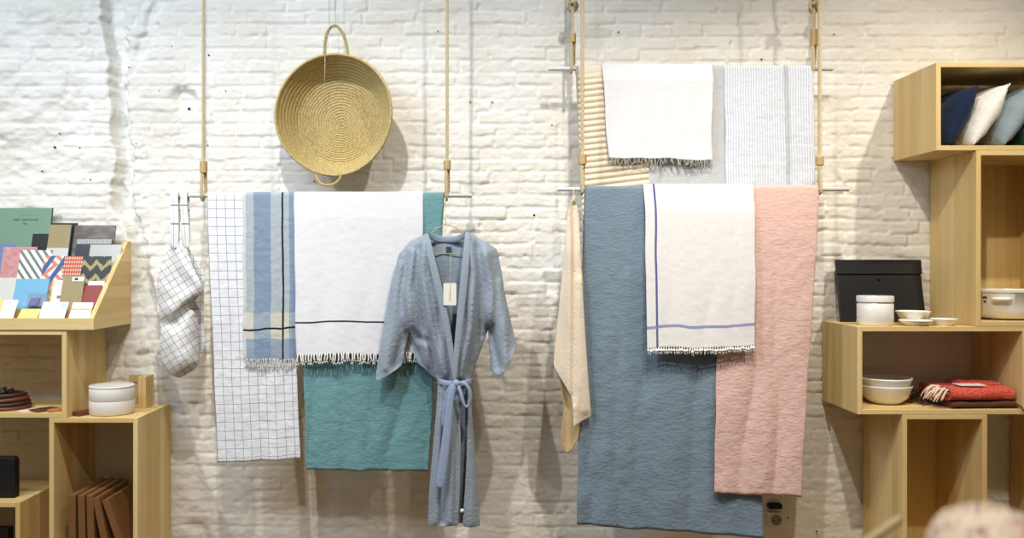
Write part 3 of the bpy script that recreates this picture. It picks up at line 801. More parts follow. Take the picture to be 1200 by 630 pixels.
# ------------------------------------------------------------------ outline cloth pieces (garments, bags)
def sheet(name, mat, parent, outline, dfun, res=5.0, solid=.0012, uvs=1/310., sub=1, uvrot=0):
    """piece of cloth with a given outline, its depth from dfun(px, py)"""
    pts = []
    n = len(outline)
    for i in range(n):
        a, b_ = outline[i], outline[(i+1) % n]; L = math.hypot(b_[0]-a[0], b_[1]-a[1]); k = max(1, int(L/res))
        pts += [(a[0]+(b_[0]-a[0])*j/k, a[1]+(b_[1]-a[1])*j/k) for j in range(k)]
    nb = len(pts)
    xs = [p[0] for p in pts]; ys = [p[1] for p in pts]
    A = np.array(pts); rows = np.arange(min(ys)+res*.5, max(ys), res*.87)
    ins = []
    for j, y in enumerate(rows):
        for x in np.arange(min(xs)+(res/2 if j % 2 else 0), max(xs), res):
            c = False; jn = nb-1
            for i in range(nb):
                if (pts[i][1] > y) != (pts[jn][1] > y) and x < (pts[jn][0]-pts[i][0])*(y-pts[i][1])/(pts[jn][1]-pts[i][1])+pts[i][0]: c = not c
                jn = i
            if c: ins.append((x, y))
    ins = np.array(ins) if ins else np.zeros((0, 2))
    if len(ins):
        dd = pl_dist(ins[:, 0], ins[:, 1], pts+[pts[0]]); ins = ins[dd > res*.5]
    allp = [Vector(p) for p in pts]+[Vector(p) for p in ins]
    r = geometry.delaunay_2d_cdt(allp, [(i, (i+1) % nb) for i in range(nb)], [list(range(nb))], 1, 1e-4)
    vx = np.array([v[0] for v in r[0]]); vy = np.array([v[1] for v in r[0]])
    dd = dfun(vx, vy)
    vs = [P(vx[i], vy[i], float(dd[i])) for i in range(len(vx))]
    c, s = math.cos(uvrot), math.sin(uvrot)
    uv = [((x*c-y*s)*uvs+.5, (x*s+y*c)*uvs+.5) for x, y in zip(vx, vy)]
    b = MB(); b.add(vs, [tuple(f) for f in r[2]], uv)
    return b.build(name, mat, parent, True, solid=solid, sub=sub)
def ridge(x, y, pl, amp, w): return amp*np.exp(-(pl_dist(x, y, pl)/w)**2)
def swell(x, y, pl, amp, w): return amp*(1-np.exp(-pl_dist(x, y, pl)/w))

# ---- the robe
robe_m = fabric('washed_blue_linen', rgb(153, 164, 174), .55, .7)
robe_in = fabric('washed_blue_linen_inside', rgb(146, 160, 172), .55, .7)
belt_m = fabric('belt_linen', rgb(158, 172, 198), .3, .6)
t = thing('robe', (X(530, .3), -.3, Z(617, .3)), 'belted grey-blue linen robe hanging on a wire hanger', 'robe')
DR = .285
def back_d(x, y):
    return DR+.003*fbm(x*.05, y*.03, 3)+ridge(x, y, [(520, 300), (524, 430)], .004, 6)-0*x
body_back = [(499, 279), (512, 282), (534, 282), (549, 277), (583, 292), (592, 345), (605, 404), (588, 437), (576, 432), (572, 386), (551, 446), (556, 520), (562, 614), (502, 611), (510, 520), (514, 447), (488, 424), (480, 388), (470, 428), (442, 441), (452, 369), (468, 300)]
sheet('back_panel', robe_in, t, body_back, back_d)
# left front with its wide sleeve
lout = [(497, 274), (480, 283), (467, 298), (458, 335), (451, 372), (445, 408), (439.5, 444), (443, 446.5), (458, 438), (471, 428), (475, 408), (480, 388), (489, 408), (497, 426), (506, 438), (514, 446), (533, 447), (533, 430), (529, 400), (522, 365), (514, 330), (506, 298), (503, 283)]
lseal = [(497, 274), (480, 283), (467, 298), (458, 335), (451, 372), (445, 408), (439.5, 444)]
lseal2 = [(471, 428), (475, 408), (480, 388), (489, 408), (497, 426), (506, 438), (514, 446)]
def lfront(x, y):
    d = DR+.003+np.minimum(swell(x, y, lseal, .046, 11), swell(x, y, lseal2, .040, 10)+.004)
    d += ridge(x, y, [(497, 280), (494, 320), (505, 380), (520, 440)], 0.0203, 3.96)
    d -= ridge(x, y, [(490, 290), (488, 330), (498, 385), (514, 440)], 0.0203, 2.97)
    d += ridge(x, y, [(484, 295), (478, 340), (483, 384)], 0.0159, 3.30)
    d -= ridge(x, y, [(478, 300), (470, 345), (474, 390), (462, 430)], 0.0145, 3.30)
    d += ridge(x, y, [(470, 310), (462, 360), (452, 432)], 0.0116, 3.30)
    d -= ridge(x, y, [(500, 400), (484, 392)], 0.0116, 3.30)
    return d+.0085*fbm(x*.15, y*.014+x*.03, 13)
sheet('front_panel', robe_m, t, lout, lfront, 4)
rout = [(549, 273), (566, 281), (582, 291), (588, 318), (592, 346), (598, 375), (605.5, 404), (603, 414), (596, 428), (588, 441), (580, 439), (575, 434), (573, 408), (572, 385), (565, 405), (556, 430), (551, 446), (531, 447), (531, 432), (535, 400), (539, 370), (543, 335), (545, 300), (545, 284)]
rseal = [(549, 273), (566, 281), (582, 291), (588, 318), (592, 346), (598, 375), (605.5, 404)]
rseal2 = [(575, 434), (573, 408), (572, 385), (565, 405), (556, 430), (551, 446)]
def rfront(x, y):
    d = DR+.003+np.minimum(swell(x, y, rseal, .046, 11), swell(x, y, rseal2, .040, 10)+.004)
    d += ridge(x, y, [(552, 280), (556, 320), (552, 380), (540, 442)], 0.0203, 3.96)
    d -= ridge(x, y, [(560, 288), (565, 330), (560, 390), (548, 440)], 0.0188, 3.30)
    d += ridge(x, y, [(569, 295), (577, 340), (575, 380)], 0.0145, 3.30)
    d -= ridge(x, y, [(575, 385), (585, 430)], 0.0174, 3.30)
    d += ridge(x, y, [(585, 330), (594, 400), (590, 436)], 0.0116, 3.30)
    return d+.0085*fbm(x*.15, y*.014+x*.03, 23)
sheet('front_panel', robe_m, t, rout, rfront, 4)
# skirt fronts
sl = [(513, 446), (522, 447), (536, 447), (539, 480), (540, 520), (539, 570), (537, 615), (519, 617), (501, 614), (503, 570), (507, 525), (511, 480)]
def lsk(x, y):
    g = np.clip((y-446)/60, 0, 1)
    d = DR+.004+swell(x, y, [(513, 446), (511, 480), (507, 525), (503, 570), (501, 614)], .034, 7)
    d += g*(ridge(x, y, [(519, 450), (514, 520), (510, 612)], .012, 3.5)-ridge(x, y, [(524, 450), (521, 520), (518, 612)], .020, 3.5)+ridge(x, y, [(530, 450), (529, 520), (527, 612)], .012, 4))
    return d+.006*fbm(x*.2, y*.016, 33)
sheet('skirt_panel', robe_m, t, sl, lsk, 3.5)
sr = [(547.5, 447), (551.5, 446), (553, 480), (556, 520), (560, 570), (563, 616), (552, 618), (542, 616), (545, 570), (547.5, 520), (548.5, 480)]
def rsk(x, y):
    d = DR+.004+swell(x, y, [(551.5, 446), (553, 480), (556, 520), (560, 570), (563, 616)], .030, 6)
    d += ridge(x, y, [(549, 450), (551, 520), (553, 612)], .006, 3.5)
    return d+.006*fbm(x*.2, y*.016, 43)
sheet('skirt_panel', robe_m, t, sr, rsk, 3.5)
# collar band: runs down both fronts and round the neck
def band(pts, w, name, mat, parent, th=.0025, nrm=Vector((0, -1, 0))):
    b = MB(); n = len(pts); vs = []; pts = [Vector(p) for p in pts]
    for i, p in enumerate(pts):
        tg = (pts[min(i+1, n-1)]-pts[max(i-1, 0)]).normalized(); s = tg.cross(nrm).normalized()
        ww = w[i] if hasattr(w, '__len__') else w
        vs += [p-s*ww, p-s*ww*.4+nrm*.002, p+s*ww*.4+nrm*.002, p+s*ww]
    fs = [(i*4+k, i*4+k+1, i*4+k+5, i*4+k+4) for i in range(n-1) for k in range(3)]
    b.add(vs, fs); return b.build(name, mat, parent, True, solid=th, sub=2)
cl = [P(x, y, d) for x, y, d in ((499, 273, .315), (502, 288, .338), (508, 312, .347), (516, 345, .350), (523, 380, .350), (529, 412, .350), (533, 445, .347))]
band(cl, [.009, .012, .013, .013, .012, .010, .008], 'collar', robe_m, t)
cr = [P(x, y, d) for x, y, d in ((548, 271, .315), (547.5, 288, .338), (545.5, 312, .347), (542, 345, .350), (538.5, 380, .350), (535, 412, .352), (532.5, 446, .352))]
band(cr, [.009, .012, .013, .013, .012, .010, .008], 'collar', robe_m, t)
nk = [P(x, y, d) for x, y, d in ((499, 273, .318), (508, 279, .296), (523, 281, .288), (539, 280, .296), (548, 272, .318))]
band(nk, .011, 'neck_band', robe_in, t)
# belt
bl = [P(x, y, d) for x, y, d in ((512.5, 446, .288), (516, 447, .325), (524, 449, .338), (533, 450, .344), (543, 449, .338), (550, 447, .322), (553, 446, .288))]
band(bl, .0095, 'belt', belt_m, t, .003)
b = MB(); k0 = P(534.5, 449, .356)
b.lathe([(0, -.014), (.010, -.011), (.0135, 0), (.010, .011), (0, .014)], 14, tuple(k0), sy=.7).build('belt_knot', belt_m, t, sub=1)
lp = [P(x, y, d) for x, y, d in ((536, 449, .356), (542, 447, .364), (549, 452, .364), (552, 462, .360), (551, 472, .356), (547, 478, .354), (543, 473, .358), (541, 463, .362), (537, 451, .358))]
band(lp, .0062, 'belt_loop', belt_m, t, .003, Vector((.35, -.94, 0)).normalized())
tl = [P(x, y, d) for x, y, d in ((533, 449, .358), (529, 458, .362), (526, 480, .358), (524, 505, .356), (521, 530, .354), (518, 550, .352), (515, 572, .350))]
band(tl, [.008, .011, .013, .014, .015, .016, .014], 'belt_tail', belt_m, t, .003)
tl = [P(x, y, d) for x, y, d in ((531, 450, .354), (526, 456, .350), (522, 475, .343), (520, 500, .338))]
band(tl, [.007, .009, .010, .010], 'belt_tail', belt_m, t, .003)
q = P(541.5, 598, .325)
MB().lathe([(0, .004), (.005, .0035), (.0068, .0015), (.0068, -.001), (0, -.002)], 20, tuple(q), 'y').build('button', plain('white_button', rgb(240, 238, 232), .3, .5), t, label='small white button near the hem')
# swing tag and care label
tagm = plain('cream_tag', rgb(240, 236, 222), .6, var=.02)
c = P(527.2, 344.5, .356)
b = MB(); w_, h_ = 7.6*sc_(.356), 13*sc_(.356); out = []
for (cx, cz, a0) in ((w_-.004, h_-.004, 0), (-w_+.004, h_-.004, PI/2), (-w_+.004, -h_+.004, PI), (w_-.004, -h_+.004, 1.5*PI)):
    out += [(c.x+cx+.004*math.cos(a0+PI/2*i/4), c.z+cz+.004*math.sin(a0+PI/2*i/4)) for i in range(5)]
tg = b.prism(out, 'y', -.3565, -.355).build('price_tag', tagm, t, False, label='cream cardboard price tag on a string')
MB().tube([P(528, 297, .34), P(528, 318, .352), P(527.6, 333, .358), P(527.2, 352, .358)], .0007, 6).build('string', plain('tag_string', rgb(206, 196, 160), .8), tg)
MB().box(X(523, .29), X(529, .29), -.2935, -.2925, Z(296, .29), Z(289, .29)).build('care_label', plain('dark_label', rgb(60, 66, 72), .7), t, False, label='small dark woven label at the neck')
# ---- wire hanger
gold = plain('brass_wire', rgb(206, 182, 120), .3, .5, .6)
hx = X(521.5, .25)
t = thing('wire_hanger', (hx, -.26, Z(262, .28)), 'thin brass wire hanger carrying the grey-blue robe', 'hanger')
hook = [(hx, R1.y-.012*math.cos(a)-.0, R1.z+.0115*math.sin(a)) for a in [PI*1.05-i*PI*1.15/10 for i in range(11)]]
hd = .294
b = MB()
b.tube(hook+[(hx, -.255, R1.z-.035), P(521.8, 256, hd), P(521.8, 263, hd)], .0016, 8).build('hook', gold, t)
MB().tube([P(*q, hd) for q in ((521.8, 258), (522, 263), (512, 267), (502, 276), (493, 288), (492, 292), (495, 296), (507, 297), (523, 297), (541, 297), (553, 296), (555, 292), (554, 287), (545, 275), (533, 266), (521.6, 263), (521.8, 258))], .0016, 8).build('wire_frame', gold, t)

# ---- checked bag
def bag_check(m):
    u, v = m.uv()
    a = m.mt('LESS_THAN', m.mt('FRACT', m.mt('MULTIPLY', u, 39)), .07); b = m.mt('LESS_THAN', m.mt('FRACT', m.mt('MULTIPLY', v, 39)), .07)
    return m.mix(m.mt('MULTIPLY', m.mt('MAXIMUM', a, b), .8), rgb(232, 230, 226), rgb(84, 86, 92))
bagm = fabric('checked_bag_linen', bag_check, .4, .5)
t = thing('tote_bag', (X(212, D1), -D1, R1.z), 'limp checked linen tote bag hanging on the rod end by its handles', 'bag')
def bb_(x, y): return .175+.004*fbm(x*.06, y*.04, 3)
sheet('back_side', bagm, t, [(203, 300), (212, 312), (222, 318), (240, 318), (238, 340), (236, 380), (238, 405), (234, 415), (228, 420), (214, 430), (205, 438), (196, 430), (190, 420), (188, 396), (188, 360), (187, 335), (189, 320)], bb_, 4)
fo = [(206, 270), (214, 288), (226, 312), (236, 330), (240, 337), (229, 352), (220, 361), (226, 363), (232, 372), (233, 400), (233.5, 424), (228, 433), (215, 441), (208, 443), (197, 437), (190, 425), (187, 408), (188, 384), (186, 362), (184, 338), (184, 326), (190, 308), (198, 290)]
fseal = [(206, 270), (198, 290), (190, 308), (184, 326), (184, 338), (186, 362), (188, 384), (187, 408), (190, 425), (197, 437), (208, 443), (215, 441), (228, 433), (233.5, 424), (233, 400), (232, 372)]
def bf(x, y):
    d = .19+swell(x, y, fseal, .060, 10)
    d += ridge(x, y, [(206, 285), (214, 310), (234, 334)], .014, 7)
    d -= ridge(x, y, [(230, 353), (218, 362), (205, 380), (195, 378)], .024, 6)
    d += ridge(x, y, [(228, 345), (212, 356), (198, 362)], .012, 8)
    d -= ridge(x, y, [(192, 330), (200, 300), (206, 275)], .012, 5)
    d += ridge(x, y, [(205, 395), (212, 430)], .010, 9)
    return d+.004*fbm(x*.09, y*.07, 53)
sheet('front_side', bagm, t, fo, bf, 3.5, uvrot=.55)
def sb(x, y): return .20+.018*np.exp(-((x-236)/10)**2)+.003*fbm(x*.1, y*.05, 5)
sheet('gusset', bagm, t, [(216, 282), (222, 292), (232, 304), (241, 322), (240, 337), (236, 330), (226, 312)], sb, 3)
sheet('gusset', bagm, t, [(232, 340), (239, 338), (239, 380), (241, 402), (238, 412), (234, 415), (232, 400)], lambda x, y: .178+.004*fbm(x*.1, y*.05, 9), 3)
def strap(x0, x1, xb, yb, db, seed):
    R = RR+.002
    xa = X((x0+x1)/2, D1); w = (x1-x0)/2*sc_(D1)
    pts = [P(xb-1, yb, db-.05)]+[(xa, R1.y+R, R1.z-.06), (xa, R1.y+R, R1.z-.02)]+[(xa, R1.y-R*math.cos(a), R1.z+R*math.sin(a)) for a in [PI-PI*i/8 for i in range(9)]]+[(xa+.001, R1.y-R-.003, R1.z-.06), P((x0+x1)/2*.5+xb*.5, 262, D1+.02), P(xb, yb, db)]
    b = MB(); vs = []; n = len(pts)
    for i, p in enumerate(pts):
        p = Vector(p); s = Vector((w*(1.0 if 2 < i < n-3 else 1.15), 0, 0)); vs += [p-s, p, p+s]
    uv = [((k % 3)*.02+.5, (k//3)*.02) for k in range(len(vs))]
    b.add(vs, [(i*3+k, i*3+k+1, i*3+k+4, i*3+k+3) for i in range(n-1) for k in range(2)], uv)
    return b.build('handle', bagm, t, True, solid=.002, sub=2)
strap(201, 210.5, 205, 292, .235, 1); strap(212.5, 221, 219, 292, .235, 2)

# ---- beige kitchen towel on the end of the lower rod
tw = fabric('cream_linen', rgb(230, 214, 190), .35, .5)
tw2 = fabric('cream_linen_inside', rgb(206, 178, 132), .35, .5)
t = thing('kitchen_towel', (X(673, D3), -D3, R3.z), 'cream tea towel hanging from its corner loop beside the slate cloth', 'towel')
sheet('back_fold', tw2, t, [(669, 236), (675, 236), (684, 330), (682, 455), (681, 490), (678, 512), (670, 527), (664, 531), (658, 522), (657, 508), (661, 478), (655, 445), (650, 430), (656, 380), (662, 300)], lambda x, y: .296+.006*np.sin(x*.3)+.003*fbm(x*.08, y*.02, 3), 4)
def kt(x, y):
    d = .308+.026*np.exp(-((x-(668+(y-240)*.02))/9)**2)*np.clip((y-235)/60, 0, 1)
    d -= ridge(x, y, [(673, 240), (673, 330), (672, 460), (670, 470)], .022, 3)
    d += ridge(x, y, [(680, 330), (686, 480)], .012, 6)
    return d+.003*fbm(x*.08, y*.02, 7)
sheet('front_fold', tw, t, [(669, 233), (674, 232), (678, 250), (682, 320), (686, 390), (690, 450), (693, 488), (684, 492), (672, 500), (671, 472), (668, 462), (660, 448), (653, 437), (648.5, 428), (650, 405), (655, 360), (660, 300), (665, 250)], kt, 3.5)
b = MB(); xx = X(672.5, D3)
b.tube([P(671, 236, .305)]+[(xx, R3.y+(-RR-.003)*math.cos(a), R3.z+(RR+.003)*math.sin(a)) for a in [i*PI/8 for i in range(9)]]+[(xx+.003, R3.y+RR, R3.z-.02), P(673, 236, .300)], .0022, 6).build('hanging_loop', tw, t)

# ------------------------------------------------------------------ straw basket
straw = Mat('woven_straw', .75, .2)
cc = straw.noise(straw.obj((120, 120, 120)), 1, 3)
straw.color(straw.mix(straw.rng(cc, .3, .7, 0, 1), rgb(172, 148, 92), rgb(206, 186, 132)))
straw.bump(straw.noise(straw.obj((260, 260, 260)), 1, 2), .002, .6); straw = straw.m
bc = P(389, 131, .20); bz = bc.z
t = thing('straw_basket', (bc.x, -.12, bc.z), 'round coiled straw basket hanging open-side out above the towels', 'basket')
b = MB()
Rb, Rr, Hb = .152, .2115, .125
prof = []
n_in = 20; n_side = 12
def shape(s):
    if s < .68:
        q = s/.68; return Rb*q, .035+.006*q**4
    q = (s-.68)/.32
    return Rb+(Rr-Rb)*q**.9, .041+(Hb-.006)*q**1.25
N = 200
for i in range(N+1):
    s = i/N; r, hgt = shape(s); ph = s*24
    rel = .0052*abs(math.sin(PI*ph))
    prof.append((max(r, .0006), hgt+rel, s))
nA = 128; vs = []
for r, hgt, s in prof:
    for k in range(nA):
        a = 2*PI*k/nA
        sx = 1.0+.012*math.sin(2*a+.5)*s; wob = .006*s*math.sin(3*a+1)
        hx_ = hgt+s**3*(.020*math.sin(a*2+1.2)+.014*math.cos(a-.4)) + .0006*math.sin(90*a+s*200)
        vs.append((bc.x+.010*(1-s)+r*math.cos(a)*sx*.985, -hx_, bc.z-.022*(1-s)+r*math.sin(a)*(1.03+wob)))
fs = [(i*nA+k, i*nA+(k+1) % nA, (i+1)*nA+(k+1) % nA, (i+1)*nA+k) for i in range(N) for k in range(nA)]
b.add(vs, fs); b.build('basket_body', straw, t, solid=.005)
rim = [Vector(v) for v in vs[-nA:]]
def rimp(k): return rim[k % nA]
b = MB(); b.tube(rim, .0052, 8, True); b.build('rim', straw, t)
def loop(pa, pb, peak, bulge=0):
    pts = []
    for i in range(17):
        s = i/16; h_ = math.sin(PI*s)**.6
        base = pa.lerp(pb, s); mid = (pa+pb)/2
        pts.append(base+(peak-mid)*h_+Vector(((base.x-mid.x)*.25*math.sin(PI*s), 0, 0)))
    return pts
yr = rim[nA//4].y
pa = P(380.5, 65.5, -yr-.003); pb = P(408, 66, -yr-.003); pk = P(392, 30, -yr-.012)
bb = MB(); rope(loop(pa, pb, pk), bb, .0062, .03, .004); bb.build('handle', straw, t)
yb_ = rim[3*nA//4].y
pa = P(371, 205, -yb_-.004); pb = P(400, 203, -yb_-.004); pk = P(385, 217, -yb_+.010)
bb = MB(); rope(loop(pa, pb, pk), bb, .0055, .03, .004); bb.build('handle', straw, t)
MB().tube([P(381, 66, -yr), P(380.5, 90, .12), P(380, 122, .075)], .0009, 6).build('string', plain('white_string', rgb(226, 224, 214), .8), t, label='thin white string hanging inside')
wire = plain('steel_wire', rgb(150, 155, 160), .35, .5, .8)
wy = -(yr+.004)+.012
ws = MB(); top = P(391, 32, wy)
ws.tube([(X(385, wy), -wy, ZTOP-.002), P(386, 30, wy), P(392, 34, wy+.012), P(393, 30, wy-.004), (X(392.5, wy), -wy+.004, ZTOP-.002)], .0010, 6)
props(ws.build('hanging_wire', wire, None), 'thin steel wire from which the straw basket hangs', 'wire')

# ------------------------------------------------------------------ right shelves: cushions
def cushion(label, b0, b1, col, seed, dep=.28, T=.056, d0=.325):
    zsh = zR1b+TH
    A = P(*b0, d0); B = P(*b1, d0); A.z = zsh+.004
    e = (B-A); L = e.length; e.normalize(); nrm = Vector((-e.z, 0, e.x))
    n = 26; b = MB(); vs = []; uv = []
    for side in (1, -1):
        for i in range(n+1):
            for j in range(n+1):
                u, v = i/n, j/n
                a, c = 2*u-1, 2*v-1
                k = max(0, (1-a*a))**.55*max(0, (1-c*c))**.55
                pin = 1-.12*(1-abs(c)**2)*abs(a)**3; pin2 = 1-.12*(1-abs(a)**2)*abs(c)**3
                wr = .006*float(fbm(u*5, v*5, seed+side, 2))*k
                p = A+e*(L*(.5+.5*a*pin2))+Vector((0, dep*(.5+.5*c*pin), 0))+nrm*side*(T*k+wr)
                p.z = max(p.z, zsh+.001)
                vs.append(p); uv.append((u+.001, v))
    m = n+1
    fs = [(s*m*m+i*m+j, s*m*m+(i+1)*m+j, s*m*m+(i+1)*m+j+1, s*m*m+i*m+j+1) for s in (0, 1) for i in range(n) for j in range(n)]
    b.add(vs, fs, uv)
    t = thing('cushion', (A.x, A.y, zsh), label, 'cushion', 'cushions in the top box')
    o = b.build('cover', fabric('cushion_linen', col, .5, .7), t, True, merge=True)
    seam = [A+e*(L*(.5+.5*a*1))+Vector((0, dep*.035*(1-a*a), 0)) for a in [-1+2*i/20 for i in range(21)]]
    for s in seam: s.z = max(s.z, zsh+.003)
    MB().tube(seam, .0022, 6).build('piping', fabric('cushion_seam', col, .2, .5), t)
cushion('navy blue cushion leaning at the left of the top box', (1112, 174), (1147, 99.5), rgb(27, 39, 64), 1)
cushion('white cushion leaning between the navy and grey-blue ones', (1141, 174), (1184, 97.5), rgb(232, 228, 220), 2)
cushion('grey-blue cushion leaning at the right of the white one', (1177, 174), (1222, 97), rgb(140, 153, 160), 3)
cushion('dark green cushion cut off by the right edge of the photo', (1213, 174), (1258, 97), rgb(38, 84, 78), 4)

# ------------------------------------------------------------------ right shelves: crockery and throws
china = plain('white_glazed_china', rgb(236, 232, 222), .18, .5, var=.015)
bowl_in = plain('grey_green_glaze', rgb(196, 200, 194), .2, .5, var=.02)
zr3 = zR3t
def lathe_thing(name, label, cat, px, d, z, parts, group=None):
    x = X(px, d); t = thing(name, (x, -d, z), label, cat, group)
    for pn, prof, mat in parts: MB().lathe(prof, 64, (x, -d, z)).build(pn, mat, t, auto=50)
    return t, x
u = sc_(.26)
lathe_thing('jar', 'white cylindrical jar with flat lid in front of the black pouch', 'jar', 1025.5, .26, zr3, [
    ('jar_body', [(0, 0), (19*u, 0), (20.2*u, .004), (20.2*u, 25*u), (19.2*u, 26*u), (19*u, 27*u)], china),
    ('lid', [(19.6*u, 27.2*u), (20.6*u, 27.6*u), (20.6*u, 33.5*u), (20*u, 34.6*u), (0, 34.2*u)], china)])
def bowl(r0, r1, h, th=.003):
    return [(0, 0), (r0, 0), (r0*1.02, .002), (r0+(r1-r0)*.55, h*.5), (r1, h), (r1-.0015, h+.0012), (r1-th, h), (r0+(r1-r0)*.5-th, h*.5), (r0*.9, .006), (0, .005)]
lathe_thing('bowl', 'small conical white bowl behind the two little dishes', 'bowl', 1070, .20, zr3, [('bowl_body', bowl(9*sc_(.2), 19.5*sc_(.2), 15*sc_(.2)), china)])
lathe_thing('dish', 'shallow white dish in front of the small conical bowl', 'dish', 1073, .285, zr3, [('dish_body', bowl(12*sc_(.285), 19*sc_(.285), 6.2*sc_(.285)), china)], 'small white dishes')
lathe_thing('dish', 'shallow white dish nearest the upright pine box', 'dish', 1106, .27, zr3, [('dish_body', bowl(10*sc_(.27), 15.5*sc_(.27), 7.5*sc_(.27)), china)], 'small white dishes')
# black folding pouch leaning on the wall
pk_m = plain('black_vinyl', rgb(15, 17, 19), .38, .5, var=.1, scale=6)
t = thing('laptop_sleeve', (X(1032, .08), -.08, zr3), 'black folded sleeve leaning against the brick wall behind the jar', 'sleeve')
A, B, C_, D_ = P(979, 305, .045), P(1077.5, 305, .045), P(1086, 376, .10), P(985, 376, .10)
C_.z = D_.z = zr3+.001
def quad_slab(a, b_, c, d, th, name, mat, parent, off=0):
    nr = (b_-a).cross(d-a).normalized(); nr = nr if nr.y < 0 else -nr
    f = [p+nr*off for p in (a, b_, c, d)]; k = [p-nr*th for p in f]
    mb = MB(); mb.add(f+k, [(0, 1, 2, 3), (7, 6, 5, 4), (0, 4, 5, 1), (1, 5, 6, 2), (2, 6, 7, 3), (3, 7, 4, 0)])
    return mb.build(name, mat, parent, False, .003)
quad_slab(A, B, C_, D_, .012, 'sleeve_body', pk_m, t)
lo = lambda p, q, s: p.lerp(q, s)
quad_slab(A+Vector((-.004, 0, .002)), B+Vector((.004, 0, .002)), lo(B, C_, .23)+Vector((.002, 0, 0)), lo(A, D_, .23)+Vector((-.002, 0, 0)), .004, 'flap', pk_m, t, .006)
q = lo(lo(A, B, .5), lo(D_, C_, .5), .30)
MB().lathe([(0, .004), (.005, .003), (.006, 0), (0, 0)], 14, (q.x, q.y-.004, q.z), 'y').build('snap_button', plain('dark_metal', rgb(50, 50, 52), .3, .5, .8), t)
# big white bowl
zb2 = zR2b+TH
d = .20; x = X(1183, d); uu = sc_(d)
t = thing('large_bowl', (x, -d, zb2), 'large white enamelled bowl with side handle and small emblem', 'bowl')
R_ = 44*uu; H_ = 35*uu
sxs = 1.0
MB().lathe([(0, .004), (R_*.72, .004), (R_*.86, .012), (R_*.94, H_*.35), (R_, H_*.9), (R_*1.03, H_*.92), (R_*1.035, H_*.99), (R_*1.0, H_), (R_*.96, H_*.94), (R_*.9, H_*.4), (R_*.8, .016), (0, .012)], 96, (x, -d, zb2), sy=.78).build('bowl_body', china, t, auto=50)
# handle in front
ang = [-PI/2-.62-.24+.48*i/8 for i in range(9)]
b = MB(); pts = [(x+R_*1.05*math.cos(a), -d+R_*.78*1.08*math.sin(a), zb2+H_*.70) for a in ang]
b.tube(pts, [.004, .006, .007, .007, .007, .007, .007, .006, .004], 10).build('handle', china, t)
em = MB(); ea = -PI/2-1.08
ex, ey = x+R_*.985*math.cos(ea), -d+R_*.985*.78*math.sin(ea)-.001
tx = Vector((-math.sin(ea), .78*math.cos(ea), 0)).normalized()
def emb(pts, zc):
    vs = [Vector((ex, ey, zc))+tx*p[0]+Vector((0, 0, p[1])) for p in pts]; vs2 = [v+Vector((.0004, -.0016, 0)) for v in vs]; n = len(vs)
    em.add(vs+vs2, [tuple(range(n)), tuple(range(n, 2*n))[::-1]]+[(i, (i+1) % n, n+(i+1) % n, n+i) for i in range(n)])
for a in (-.9, -.45, 0, .45, .9):
    em_c = (.006*math.sin(a), .006*math.cos(a)); emb([(em_c[0]+.0030*math.cos(q), em_c[1]+.0030*math.sin(q)) for q in [i*PI/4 for i in range(8)]], zb2+H_*.70)
emb([(-.005, .0), (.005, .0), (0, -.008)], zb2+H_*.64)
em.build('emblem', ink, t, False, label='small dark printed emblem')
# two stacked bowls
zb3 = zR3b+TH
d = .19; bx = X(1037.5, d)
def wide_bowl(z, r, h, label):
    t = thing('bowl', (bx, -d, z), label, 'bowl', 'stacked wide bowls')
    MB().lathe([(0, 0), (r*.55, 0), (r*.6, .003), (r*.86, h*.35), (r*.97, h*.8), (r*1.02, h*.93), (r*1.02, h), (r*.97, h*.96)], 72, (bx, -d, z)).build('outside', china, t)
    MB().lathe([(r*.97, h*.96), (r*.93, h*.8), (r*.8, h*.38), (r*.5, .008), (0, .007)], 72, (bx, -d, z)).build('inside', bowl_in, t, label='greyer glazed inside')
wide_bowl(zb3+.0005, 29*sc_(d), 22*sc_(d), 'lower of two stacked wide white bowls beside the red throw')
wide_bowl(zb3+.0005+9.5*sc_(d), 29*sc_(d), 21*sc_(d), 'upper of two stacked wide white bowls beside the red throw')
# folded throws
def folded(name, mat, parent, c, w, l, h, rot, seed, layers=3):
    """soft folded slab"""
    n, m = 36, 24; b = MB(); vs = []
    cs, sn = math.cos(rot), math.sin(rot)
    for j in range(m):
        a = 2*PI*j/m
        ca, sa = math.cos(a), math.sin(a)
        yy = (abs(ca)**.35)*(1 if ca > 0 else -1)*l/2; zz = (abs(sa)**.45)*(1 if sa > 0 else -1)*h/2
        for i in range(n):
            u_ = i/(n-1)-.5
            dz = .003*float(vnoise(u_*6, yy*20, seed))*(1 if sa > 0 else 0)
            X_, Y_ = u_*w, yy+.003*float(vnoise(u_*8, j*.5, seed+3))
            vs.append((c[0]+X_*cs-Y_*sn, c[1]+X_*sn+Y_*cs, c[2]+h/2+zz+dz))
    fs = [(j*n+i, j*n+i+1, ((j+1) % m)*n+i+1, ((j+1) % m)*n+i) for j in range(m) for i in range(n-1)]
    fs += [tuple(j*n for j in range(m)), tuple(j*n+n-1 for j in range(m))[::-1]]
    b.add(vs, fs); return b.build(name, mat, parent, True, auto=70)
redf = fabric('red_wool', lambda m: m.mix(m.rng(m.noise(m.obj((140, 140, 400)), 1, 2), .42, .6, 0, 1), rgb(196, 62, 48), rgb(222, 112, 92)), .3, .9)
brn = fabric('brown_wool', rgb(92, 58, 40), .3, .9)
tx_, ty_ = X(1134, .24), -.215
hb = 8.0*sc_(.3); hr = 15*sc_(.3)
t = thing('folded_throw', (tx_, ty_, zb3), 'dark brown folded throw under the red one', 'throw')
folded('cloth', brn, t, (tx_+.01, ty_-.004, zb3+.0008), .225, .20, hb, .06, 3)
